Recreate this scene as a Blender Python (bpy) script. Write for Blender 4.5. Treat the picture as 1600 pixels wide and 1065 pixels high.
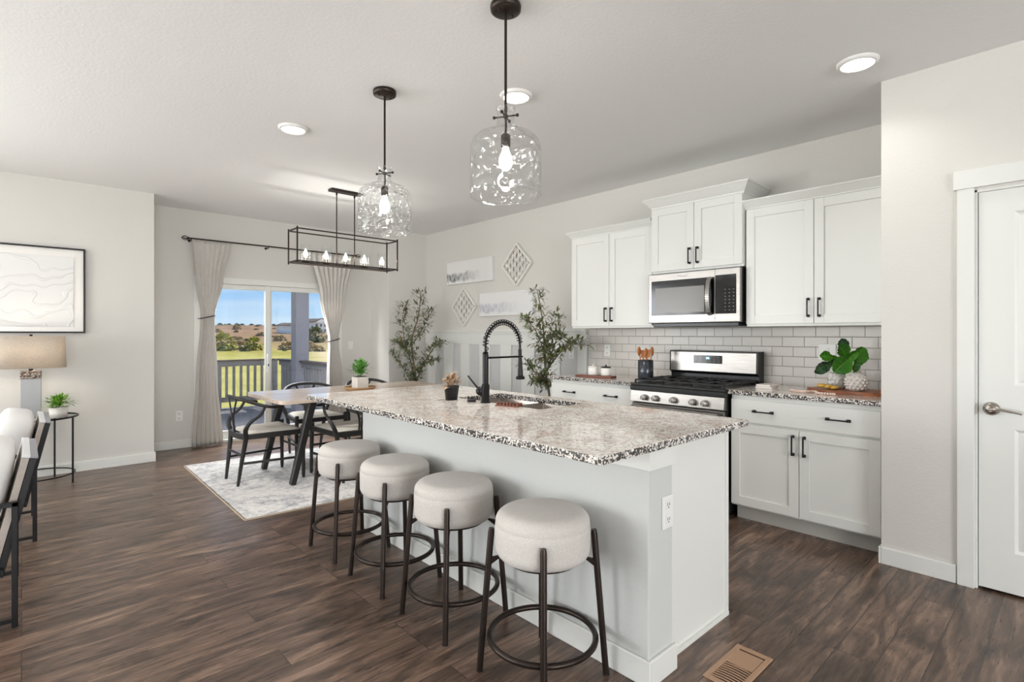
import bpy, bmesh, math, random
from mathutils import Vector, Matrix, noise as mnoise
random.seed(11)
PI = math.pi
S = bpy.context.scene
for o in list(bpy.data.objects): bpy.data.objects.remove(o)
COL = S.collection
# ------------------------------------------------------------------ camera
cd = bpy.data.cameras.new('camera'); cam = bpy.data.objects.new('camera', cd); COL.objects.link(cam)
cam.location = (0, 0, 1.304); cam.rotation_euler = (PI/2, 0, -math.radians(42.704))
cd.sensor_width = 36; cd.lens = 830.5/1600*36; cd.shift_y = -10.6/1600
cd.clip_start = .05; cd.clip_end = 2000
S.camera = cam
# ------------------------------------------------------------------ view
S.view_settings.view_transform = 'Standard'; S.view_settings.look = 'None'
S.view_settings.gamma = 1; S.view_settings.use_curve_mapping = False
S.view_settings.exposure = 0.34
S.cycles.use_denoising = True
S.cycles.max_bounces = 10; S.cycles.transparent_max_bounces = 24
S.cycles.sample_clamp_indirect = 6
S.cycles.caustics_reflective = False; S.cycles.caustics_refractive = False
# ------------------------------------------------------------------ world
W = bpy.data.worlds.new('world'); S.world = W; W.use_nodes = True
nt = W.node_tree; N = nt.nodes; Lk = nt.links; N.clear()
def wn(t, **k):
    n = N.new(t)
    for a, b in k.items(): setattr(n, a, b)
    return n
tc = wn('ShaderNodeTexCoord'); sx = wn('ShaderNodeSeparateXYZ'); Lk.new(tc.outputs['Generated'], sx.inputs[0])
rp = wn('ShaderNodeValToRGB'); e = rp.color_ramp.elements
e[0].position = 0; e[0].color = (.62, .80, .95, 1); e[1].position = .35; e[1].color = (.20, .42, .82, 1)
m_ = rp.color_ramp.elements.new(.09); m_.color = (.27, .55, .93, 1)
Lk.new(sx.outputs[2], rp.inputs[0])
mp = wn('ShaderNodeMapping'); mp.inputs['Scale'].default_value = (3.2, 3.2, 16); Lk.new(tc.outputs['Generated'], mp.inputs[0])
ns = wn('ShaderNodeTexNoise'); ns.inputs['Scale'].default_value = 1.5; ns.inputs['Detail'].default_value = 7; Lk.new(mp.outputs[0], ns.inputs[0])
cr = wn('ShaderNodeValToRGB'); cr.color_ramp.elements[0].position = .44; cr.color_ramp.elements[1].position = .78
cr.color_ramp.elements[1].color = (.75, .75, .75, 1); Lk.new(ns.outputs[0], cr.inputs[0])
mx = wn('ShaderNodeMix', data_type='RGBA'); Lk.new(cr.outputs[0], mx.inputs[0]); Lk.new(rp.outputs[0], mx.inputs[6]); mx.inputs[7].default_value = (.9, .94, .98, 1)
bg = wn('ShaderNodeBackground'); bg.inputs[1].default_value = .85; Lk.new(mx.outputs[2], bg.inputs[0])
wo = wn('ShaderNodeOutputWorld'); Lk.new(bg.outputs[0], wo.inputs[0])
# ------------------------------------------------------------------ sun and added daylight lamps
def lamp(name, kind, loc, energy, color=(1, 1, 1), target=None, size=None, sy=None, spread=None, parent=None, radius=None):
    d = bpy.data.lights.new(name, kind); d.energy = energy; d.color = color
    o = bpy.data.objects.new(name, d); COL.objects.link(o); o.location = loc
    if kind == 'AREA':
        if sy: d.shape = 'RECTANGLE'; d.size = size; d.size_y = sy
        else: d.shape = 'DISK'; d.size = size
        if spread: d.spread = spread
    if radius is not None: d.shadow_soft_size = radius
    if target is not None:
        o.rotation_euler = (Vector(target)-Vector(loc)).to_track_quat('-Z', 'Y').to_euler()
    if parent: o.parent = parent
    return o
sun = lamp('sun', 'SUN', (0, 0, 30), 4.6, (1, .94, .84)); sun.data.angle = math.radians(.6)
sun.rotation_euler = Vector((-.75, -.16, -1.0)).to_track_quat('-Z', 'Y').to_euler()
DAY = (.985, .985, 1)
KEY = 1.0
lamp('window_daylight', 'AREA', (2.4, 7.62, 2.33), 150*KEY, DAY, (2.4, 6.2, .2), 1.7, .5)  # added lamp above the door head, brightens the floor and rug inside
lamp('window_daylight', 'AREA', (-3.3, 6.76, 1.35), 235*KEY, DAY, (-3.3, 0, 1.35), 2.9, 1.9)  # this and the following lamps are added outside unseen windows as daylight
lamp('window_daylight', 'AREA', (-5.86, 3.9, 1.35), 165*KEY, DAY, (0, 3.9, 1.35), 2.4, 2.0)
lamp('window_daylight', 'AREA', (-5.86, -.4, 1.35), 20*KEY, DAY, (0, -.4, 1.35), 2.4, 2.0)
lamp('window_daylight', 'AREA', (-5.86, -4.4, 1.35), 8*KEY, DAY, (0, -4.4, 1.35), 2.0, 2.0)
lamp('window_daylight', 'AREA', (-1.6, -6.86, 1.35), 310*KEY, DAY, (-1.6, 0, 1.35), 3.2, 2.0)
lamp('window_daylight', 'AREA', (2.3, -6.86, 1.35), 100*KEY, DAY, (2.3, 0, 1.35), 1.8, 2.0)
# ------------------------------------------------------------------ materials
MATS = {}
def srgb(r, g, b):
    f = lambda c: (c/255/12.92) if c/255 <= .04045 else ((c/255+.055)/1.055)**2.4
    return (f(r), f(g), f(b), 1)
class MT:
    def __init__(s, name):
        s.m = bpy.data.materials.new(name); s.m.use_nodes = True; s.t = s.m.node_tree; s.n = s.t.nodes; s.l = s.t.links
        s.b = s.n['Principled BSDF']; s.out = s.n['Material Output']; MATS[name] = s.m
    def node(s, t, ins=None, **k):
        n = s.n.new(t)
        for a, b in k.items(): setattr(n, a, b)
        for a, b in (ins or {}).items():
            if hasattr(b, 'is_output'): s.l.new(b, n.inputs[a])
            else: n.inputs[a].default_value = b
        return n
    def set(s, **k):
        nm = dict(color='Base Color', rough='Roughness', metal='Metallic', spec='Specular IOR Level', trans='Transmission Weight', ior='IOR', alpha='Alpha', coat='Coat Weight', emit='Emission Color', estr='Emission Strength', normal='Normal', sheen='Sheen Weight', sss='Subsurface Weight', croughs='Coat Roughness')
        for a, b in k.items():
            i = s.b.inputs[nm[a]]
            if hasattr(b, 'is_output'): s.l.new(b, i)
            else: i.default_value = b
        return s
    def coord(s, scale=(1, 1, 1), kind='Object', rot=(0, 0, 0), loc=(0, 0, 0)):
        c = s.node('ShaderNodeTexCoord')
        return s.node('ShaderNodeMapping', {'Vector': c.outputs[kind], 'Scale': scale, 'Rotation': rot, 'Location': loc}).outputs[0]
    def noise(s, vec, scale=5, detail=4, rough=.5, dist=0, out=0):
        n = s.node('ShaderNodeTexNoise', {'Vector': vec, 'Scale': scale, 'Detail': detail, 'Roughness': rough, 'Distortion': dist}); return n.outputs[out]
    def ramp(s, fac, stops, interp='LINEAR'):
        r = s.node('ShaderNodeValToRGB', {'Fac': fac}); cr = r.color_ramp; cr.interpolation = interp
        while len(cr.elements) < len(stops): cr.elements.new(.5)
        for e, (p, c) in zip(cr.elements, stops): e.position = p; e.color = c if len(c) == 4 else (*c, 1)
        return r.outputs[0]
    def mix(s, f, a, b, mode='MIX'):
        m = s.node('ShaderNodeMix', data_type='RGBA', blend_type=mode)
        for i, v in ((0, f), (6, a), (7, b)):
            if hasattr(v, 'is_output'): s.l.new(v, m.inputs[i])
            else: m.inputs[i].default_value = v
        return m.outputs[2]
    def math(s, op, a, b=0):
        m = s.node('ShaderNodeMath', operation=op)
        for i, v in ((0, a), (1, b)):
            if hasattr(v, 'is_output'): s.l.new(v, m.inputs[i])
            else: m.inputs[i].default_value = v
        return m.outputs[0]
    def bump(s, h, strength=.2, dist=.01):
        s.l.new(s.node('ShaderNodeBump', {'Height': h, 'Strength': strength, 'Distance': dist}).outputs[0], s.b.inputs['Normal']); return s
def simple(name, c, rough=.5, **k):
    m = MT(name); m.set(color=c, rough=rough, **k); return m
G4 = lambda v: (v, v, v, 1)
def paint(name, c, bs=.25, sc=90, rough=.75):
    m = MT(name); m.set(color=c, rough=rough, spec=.25); v = m.coord(kind='Object')
    m.bump(m.noise(v, sc, 3, .55), bs, .004); return m
paint('wall_paint', srgb(217, 214, 208))
paint('ceiling_paint', srgb(240, 240, 239), .3, 55, .85)
paint('island_paint', srgb(204, 205, 202), .3)
m = simple('white_paint', srgb(228, 228, 223), .38); m.bump(m.noise(m.coord(), 30, 2), .03, .002)
m = simple('cabinet_white', srgb(230, 230, 225), .35); m.bump(m.noise(m.coord(scale=(1, 1, .15)), 40, 2), .02, .002)
simple('toe_kick', srgb(196, 193, 186), .5)
m = simple('black_metal', srgb(24, 22, 22), .38, metal=.5); m.bump(m.noise(m.coord(), 60, 2), .03, .002)
m = simple('bronze_metal', srgb(52, 43, 38), .35, metal=.7); m.bump(m.noise(m.coord(), 60, 2), .03, .002)
m = simple('black_wood', srgb(30, 29, 28), .42); m.bump(m.noise(m.coord(scale=(1, 1, .1)), 80, 3), .05, .002)
simple('black_plastic', srgb(18, 18, 19), .3)
simple('black_glass', srgb(12, 12, 13), .1, spec=.35)
simple('white_plastic', srgb(238, 237, 233), .4)
simple('slot_dark', srgb(70, 68, 66), .6)
m = simple('nickel', srgb(170, 162, 152), .3, metal=1)
simple('knob_steel', srgb(196, 192, 188), .35, metal=.7); m = MT('stainless'); v = m.coord(scale=(1, 1, 60)); n_ = m.noise(v, 6, 4)
m.set(color=m.ramp(n_, [(.3, srgb(138, 134, 130)), (.7, srgb(162, 158, 153))]), rough=.3, metal=.95); m.bump(n_, .05, .001)
m = MT('fabric_boucle'); v = m.coord(); n_ = m.noise(v, 260, 3, .6)
m.set(color=m.ramp(n_, [(.3, srgb(196, 189, 182)), (.7, srgb(216, 211, 205))]), rough=.95, sheen=.2, spec=.1); m.bump(n_, .5, .003)
m = MT('seat_fabric'); v = m.coord(); n_ = m.noise(v, 200, 3, .6)
m.set(color=m.ramp(n_, [(.3, srgb(214, 208, 198)), (.7, srgb(230, 226, 218))]), rough=.9, spec=.1); m.bump(n_, .3, .003)
m = MT('curtain_linen'); v = m.coord(scale=(1, 1, .3)); n_ = m.noise(v, 180, 4, .6)
m.set(color=m.ramp(n_, [(.3, srgb(222, 217, 211)), (.7, srgb(238, 234, 229))]), rough=.9, spec=.1); m.bump(n_, .25, .003)
tr = m.node('ShaderNodeBsdfTranslucent', {'Color': srgb(215, 210, 203)}); ms = m.node('ShaderNodeMixShader', {0: .22})
m.l.new(m.b.outputs[0], ms.inputs[1]); m.l.new(tr.outputs[0], ms.inputs[2]); m.l.new(ms.outputs[0], m.out.inputs[0])
# floor
m = MT('floor_planks'); v = m.coord()
br = m.node('ShaderNodeTexBrick', {'Vector': v, 'Scale': 1, 'Brick Width': 1.24, 'Row Height': .142, 'Mortar Size': .0022, 'Mortar Smooth': .1, 'Bias': 0, 'Color1': G4(0), 'Color2': G4(1), 'Mortar': G4(.5)}, offset=.37, offset_frequency=3)
off = m.node('ShaderNodeCombineXYZ', {0: m.math('MULTIPLY', br.outputs[0], 7.3), 1: m.math('MULTIPLY', br.outputs[0], 3.1)})
va = m.node('ShaderNodeVectorMath', {0: v, 1: off.outputs[0]}, operation='ADD').outputs[0]
g1 = m.node('ShaderNodeMapping', {'Vector': va, 'Scale': (1.2, 5.5, 1)}).outputs[0]
n1 = m.noise(g1, 1.7, 9, .62, 1.3); g2 = m.node('ShaderNodeMapping', {'Vector': va, 'Scale': (2.5, 42, 1)}).outputs[0]; n2 = m.noise(g2, 3, 5, .6, .4)
g3 = m.node('ShaderNodeMapping', {'Vector': va, 'Scale': (1.3, 5, 1)}).outputs[0]
wv = m.node('ShaderNodeTexWave', {'Vector': g3, 'Scale': 2.2, 'Distortion': 9, 'Detail': 4, 'Detail Scale': 1.2}, wave_type='RINGS').outputs['Fac']
c1 = m.ramp(n1, [(.30, srgb(50, 38, 31)), (.44, srgb(82, 65, 54)), (.56, srgb(110, 88, 74)), (.70, srgb(146, 120, 102))])
c2 = m.mix(.32, c1, m.ramp(n2, [(.3, G4(.25)), (.7, G4(.8))]), 'OVERLAY')
c3 = m.mix(.34, c2, m.ramp(wv, [(.35, G4(.3)), (.75, G4(.62))]), 'OVERLAY')
c4 = m.mix(.8, c3, m.ramp(br.outputs[0], [(0, G4(.40)), (1, G4(.60))]), 'OVERLAY')
kn = m.node('ShaderNodeTexVoronoi', {'Vector': m.node('ShaderNodeMapping', {'Vector': va, 'Scale': (1.2, 3.2, 1)}).outputs[0], 'Scale': 2.0}).outputs['Distance']
c4 = m.mix(m.ramp(m.math('ADD', kn, m.math('MULTIPLY', n1, .05)), [(.055, G4(.8)), (.13, G4(0))]), c4, srgb(44, 32, 27))
c5 = m.mix(m.ramp(br.outputs[1], [(0, G4(0)), (1, G4(.75))]), c4, srgb(40, 31, 26))
m.set(color=c5, rough=m.ramp(n2, [(.3, G4(.25)), (.7, G4(.38))]), spec=.55)
m.bump(m.math('SUBTRACT', m.math('MULTIPLY', n2, .35), br.outputs[1]), .22, .003)
# granite
def granite(name, edge=False):
    m = MT(name); v = m.coord()
    a = m.noise(v, 62, 6, .72, .5); b = m.noise(v, 120, 5, .7, .3); c = m.noise(v, 8, 5, .6, 1.0)
    vo = m.node('ShaderNodeTexVoronoi', {'Vector': v, 'Scale': 150}).outputs['Color']
    vs = m.node('ShaderNodeSeparateColor', {0: vo}).outputs[0]
    base = m.ramp(a, [(.28, srgb(128, 112, 102)), (.41, srgb(196, 184, 174)), (.50, srgb(232, 226, 219)), (.75, srgb(246, 243, 238))])
    warm = m.mix(m.ramp(c, [(.45, G4(0)), (.66, G4(.55))]), base, srgb(178, 150, 130))
    sp = m.math('ADD', m.math('MULTIPLY', vs, .5), m.math('MULTIPLY', b, .9))
    dk = m.ramp(sp, [(.45, G4(.85)), (.53, G4(0))] if not edge else [(.70, G4(.97)), (.77, G4(0))])
    cc = m.mix(dk, warm if not edge else base, srgb(38, 34, 33))
    m.set(color=cc, rough=.07 if not edge else .2, spec=.6); return m
granite('granite'); granite('granite_edge', True)
# tile: mapped in the wall plane (Y along, Z up)
m = MT('subway_tile'); tcn = m.node('ShaderNodeTexCoord'); sp_ = m.node('ShaderNodeSeparateXYZ', {0: tcn.outputs['Object']})
cv = m.node('ShaderNodeCombineXYZ', {0: m.math('SUBTRACT', sp_.outputs[1], .972-.155), 1: m.math('SUBTRACT', sp_.outputs[2], .98-.0752*2)}).outputs[0]
br = m.node('ShaderNodeTexBrick', {'Vector': cv, 'Scale': 1, 'Brick Width': .157, 'Row Height': .0757, 'Mortar Size': .0018, 'Mortar Smooth': .25, 'Color1': srgb(203, 198, 191), 'Color2': srgb(211, 206, 199), 'Mortar': srgb(128, 124, 118)}, offset=.5)
bv = m.node('ShaderNodeTexBrick', {'Vector': cv, 'Scale': 1, 'Brick Width': .157, 'Row Height': .0757, 'Mortar Size': .006, 'Mortar Smooth': 1, 'Color1': G4(1), 'Color2': G4(1), 'Mortar': G4(0)}, offset=.5)
m.set(color=br.outputs[0], rough=m.ramp(br.outputs[1], [(0, G4(.28)), (1, G4(.7))]), spec=.4); m.bump(bv.outputs[0], .35, .003)
# glass
def thin_glass(name, tint=(1, 1, 1, 1), refl=.08, bump=None, edge=.75, rough=0.02, bs=.6):
    m = MT(name); m.n.remove(m.b)
    t = m.node('ShaderNodeBsdfTransparent', {'Color': tint}); g = m.node('ShaderNodeBsdfGlossy', {'Roughness': rough})
    lw = m.node('ShaderNodeLayerWeight', {'Blend': .35})
    f = m.ramp(lw.outputs['Facing'], [(0, G4(refl)), (.55, G4(refl*1.6)), (.9, G4(edge*.6)), (1, G4(edge))])
    if bump:
        v = m.coord(); vo = m.node('ShaderNodeTexVoronoi', {'Vector': v, 'Scale': bump}, feature='SMOOTH_F1').outputs['Distance']
        b = m.node('ShaderNodeBump', {'Height': m.ramp(vo, [(.1, G4(0)), (.5, G4(1))]), 'Strength': bs, 'Distance': .02}).outputs[0]
        m.l.new(b, g.inputs['Normal']); m.l.new(b, lw.inputs['Normal'])
    ms = m.node('ShaderNodeMixShader', {0: f}); m.l.new(t.outputs[0], ms.inputs[1]); m.l.new(g.outputs[0], ms.inputs[2]); m.l.new(ms.outputs[0], m.out.inputs[0]); return m
thin_glass('window_glass', (.97, .98, .98, 1), .03, None, .35)
thin_glass('pendant_glass', (.97, .975, .975, 1), .10, 26, .95, .03)
thin_glass('dimple_glass', (.95, .96, .96, 1), .13, 34, .95, .03, 1.0)
thin_glass('clear_glass', (.97, .98, .98, 1), .06, None, .7)
thin_glass('table_glass', (.88, .93, .92, 1), .10, None, .6)
def emitm(name, c, s):
    m = MT(name); m.set(color=c, rough=.4, emit=c, estr=s); return m
emitm('bulb_glow', (1, .93, .82, 1), 14); emitm('lens_glow', (1, .98, .95, 1), 5); emitm('display_blue', (.25, .55, 1, 1), 1.6)
# woods
def wood(name, a, b, sc=(1, 8, 8), rough=.45, s=4):
    m = MT(name); v = m.coord(scale=sc); n_ = m.noise(v, s, 6, .6, .8)
    m.set(color=m.ramp(n_, [(.3, a), (.7, b)]), rough=rough); m.bump(n_, .08, .002); return m
wood('table_wood', srgb(192, 170, 152), srgb(226, 210, 196), (1, 9, 9), .22, 3)
wood('board_wood', srgb(112, 62, 38), srgb(176, 112, 74), (9, 1, 9))
wood('dark_red_wood', srgb(84, 42, 28), srgb(132, 74, 50), (9, 1, 9))
wood('spoon_wood', srgb(168, 96, 44), srgb(206, 134, 74), (6, 6, 1))
wood('deck_boards', srgb(88, 86, 92), srgb(112, 110, 114), (14, 1, 1), .7)
wood('bark', srgb(96, 84, 68), srgb(140, 126, 104), (8, 8, 1), .8)
wood('wicker', srgb(150, 112, 74), srgb(206, 170, 128), (30, 30, 60), .7)
simple('rail_paint', srgb(130, 127, 130), .6); simple('rail_cap', srgb(84, 68, 62), .5); simple('column_paint', srgb(142, 141, 152), .7)
m = MT('rug_wool'); v = m.coord(); a = m.noise(v, 3.2, 8, .72, 1.2); b = m.noise(v, 22, 8, .8, .8); c = m.noise(v, 140, 2)
k_ = m.math('ADD', m.math('MULTIPLY', a, .45), m.math('MULTIPLY', b, .55))
m.set(color=m.ramp(k_, [(.40, srgb(146, 148, 156)), (.47, srgb(196, 195, 196)), (.54, srgb(226, 223, 220)), (.7, srgb(236, 233, 229))]), rough=.95, spec=.08); m.bump(m.math('ADD', b, c), .3, .004)
simple('rug_cream', srgb(232, 228, 220), .95); simple('rug_edge', srgb(206, 188, 168), .9)
# foliage
def leafm(name, a, b, sc=30, rough=.5):
    m = MT(name); v = m.coord(); n_ = m.noise(v, sc, 2)
    m.set(color=m.ramp(n_, [(.35, a), (.65, b)]), rough=rough, spec=.3); return m
leafm('olive_leaf', srgb(66, 82, 50), srgb(122, 134, 88), 12); leafm('olive_leaf_warm', srgb(112, 108, 62), srgb(150, 134, 84), 12)
leafm('fern_leaf', srgb(70, 128, 30), srgb(150, 196, 70), 24); leafm('herb_leaf', srgb(58, 128, 44), srgb(130, 186, 90), 24)
leafm('fiddle_leaf', srgb(34, 92, 14), srgb(66, 132, 24), 9, .35); leafm('fiddle_dark', srgb(18, 48, 30), srgb(60, 92, 66), 16, .3)
leafm('fiddle_vein', srgb(110, 160, 60), srgb(150, 186, 96), 20); leafm('rust_leaf', srgb(150, 112, 88), srgb(222, 196, 164), 60)
leafm('far_tree', srgb(136, 138, 56), srgb(184, 178, 84), 1.2, .9); leafm('far_bush', srgb(160, 140, 116), srgb(206, 190, 150), 1.2, .9); leafm('far_dark', srgb(96, 104, 70), srgb(140, 142, 98), 1.2, .9)
m = MT('meadow'); v = m.coord(); sp_ = m.node('ShaderNodeSeparateXYZ', {0: v}); a = m.noise(v, .02, 6, .6, .5); b = m.noise(v, .12, 8, .75)
dd = m.math('ADD', m.math('MULTIPLY', sp_.outputs[0], .678), m.math('MULTIPLY', sp_.outputs[1], .735))
d2 = m.math('ADD', m.math('DIVIDE', dd, 320), m.math('MULTIPLY', m.math('SUBTRACT', a, .5), .22))
cc = m.ramp(d2, [(.10, srgb(172, 164, 100)), (.24, srgb(176, 166, 104)), (.38, srgb(156, 148, 82)), (.50, srgb(176, 156, 104)), (.60, srgb(146, 122, 96)), (.74, srgb(150, 122, 100)), (.95, srgb(124, 106, 88))])
rt = m.math('SUBTRACT', sp_.outputs[0], m.math('MULTIPLY', sp_.outputs[1], .385))
cc = m.mix(m.math('MULTIPLY', m.ramp(m.math('DIVIDE', rt, 40), [(0, G4(0)), (.12, G4(.8))]), m.ramp(d2, [(.42, G4(1)), (.52, G4(.2))])), cc, srgb(204, 186, 152))
m.set(color=m.mix(.6, cc, m.ramp(b, [(.3, G4(.3)), (.7, G4(.7))]), 'OVERLAY'), rough=1, spec=0)
simple('house_white', srgb(228, 226, 224), .8); simple('house_roof', srgb(96, 84, 78), .9); simple('house_window', srgb(70, 76, 86), .3)
# crockery, pots
simple('ceramic_white', srgb(236, 232, 226), .25); simple('ceramic_matte', srgb(228, 222, 215), .6); simple('black_pot', srgb(28, 28, 30), .4)
simple('soil', srgb(60, 46, 36), .95); simple('yellow_soap', srgb(226, 182, 84), .5); simple('bead_pink', srgb(222, 196, 182), .5)
m = simple('crock_glaze', srgb(66, 70, 76), .18, metal=.4); simple('book_white', srgb(226, 218, 212), .6)
m = MT('marbled_ceramic'); n_ = m.noise(m.coord(), 60, 4); m.set(color=m.ramp(n_, [(.45, srgb(228, 226, 222)), (.62, srgb(168, 162, 156))]), rough=.5)
simple('vent_tan', srgb(176, 140, 112), .45); simple('vent_hole', srgb(18, 14, 12), .9)
m = MT('lamp_shade'); n_ = m.noise(m.coord(scale=(1, 1, 3)), 70, 4); m.set(color=m.ramp(n_, [(.3, srgb(206, 196, 182)), (.7, srgb(232, 226, 216))]), rough=.9, spec=.05)
tr = m.node('ShaderNodeBsdfTranslucent', {'Color': srgb(232, 214, 190)}); ms = m.node('ShaderNodeMixShader', {0: .4}); m.l.new(m.b.outputs[0], ms.inputs[1]); m.l.new(tr.outputs[0], ms.inputs[2]); m.l.new(ms.outputs[0], m.out.inputs[0])
m = simple('lamp_base', srgb(170, 170, 172), .35); m = MT('hammered'); n_ = m.node('ShaderNodeTexVoronoi', {'Vector': m.coord(), 'Scale': 45}).outputs['Distance']; m.set(color=srgb(150, 138, 128), rough=.35, metal=.8); m.bump(n_, 1, .01)
m = simple('white_canvas', srgb(232, 231, 229), .8); v = m.coord(); w1 = m.node('ShaderNodeTexWave', {'Vector': v, 'Scale': 2.6, 'Distortion': 14, 'Detail': 1.0, 'Detail Scale': 1.6}, wave_type='RINGS').outputs['Fac']; m.bump(m.ramp(w1, [(.86, G4(0)), (.95, G4(1))]), .7, .006)
def forest(name, dark, lo, hi):
    m = MT(name); tcn = m.node('ShaderNodeTexCoord'); sp_ = m.node('ShaderNodeSeparateXYZ', {0: tcn.outputs['Generated']}); y, z = sp_.outputs[1], sp_.outputs[2]
    v1 = m.node('ShaderNodeCombineXYZ', {0: m.math('MULTIPLY', y, 34), 1: m.math('MULTIPLY', z, 2.2)}).outputs[0]; n1 = m.noise(v1, 1.3, 4, .65)
    v2 = m.node('ShaderNodeCombineXYZ', {0: m.math('MULTIPLY', y, 14), 1: m.math('MULTIPLY', z, 3)}).outputs[0]; n2 = m.noise(v2, 1, 4)
    zz = m.math('ADD', z, m.math('MULTIPLY', m.math('SUBTRACT', n2, .5), .35))
    band = m.ramp(zz, [(lo-.1, G4(0)), (lo, G4(1)), (hi-.12, G4(.9)), (hi, G4(0))])
    fade = m.ramp(y, [(.22, G4(0)), (.5, G4(.45)), (.95, G4(1))])
    f = m.math('MULTIPLY', m.math('MULTIPLY', band, fade), m.ramp(n1, [(.42, G4(0)), (.58, G4(1))]))
    wash = m.mix(m.math('MULTIPLY', m.math('MULTIPLY', band, fade), .28), srgb(232, 231, 230), dark)
    m.set(color=m.mix(f, wash, dark), rough=.8); return m
forest('forest_art_dark', srgb(58, 56, 58), .18, .55); forest('forest_art_pale', srgb(176, 174, 190), .2, .6)
simple('cushion_white', srgb(226, 224, 222), .9); simple('cushion_beige', srgb(178, 162, 148), .9)
wood('chair_panel', srgb(160, 148, 138), srgb(186, 176, 166), (1, 1, 1)); simple('cap_white', srgb(222, 222, 224), .5); simple('cap_grey', srgb(150, 150, 156), .5)
simple('window_screen', srgb(120, 116, 112), .25); simple('panel_grey', srgb(206, 205, 203), .5); simple('key_grey', srgb(150, 150, 150), .6); simple('cord_dark', srgb(40, 40, 44), .6); simple('rubber', srgb(22, 22, 22), .8)
simple('sink_steel', srgb(176, 168, 160), .28, metal=.9)
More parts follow.
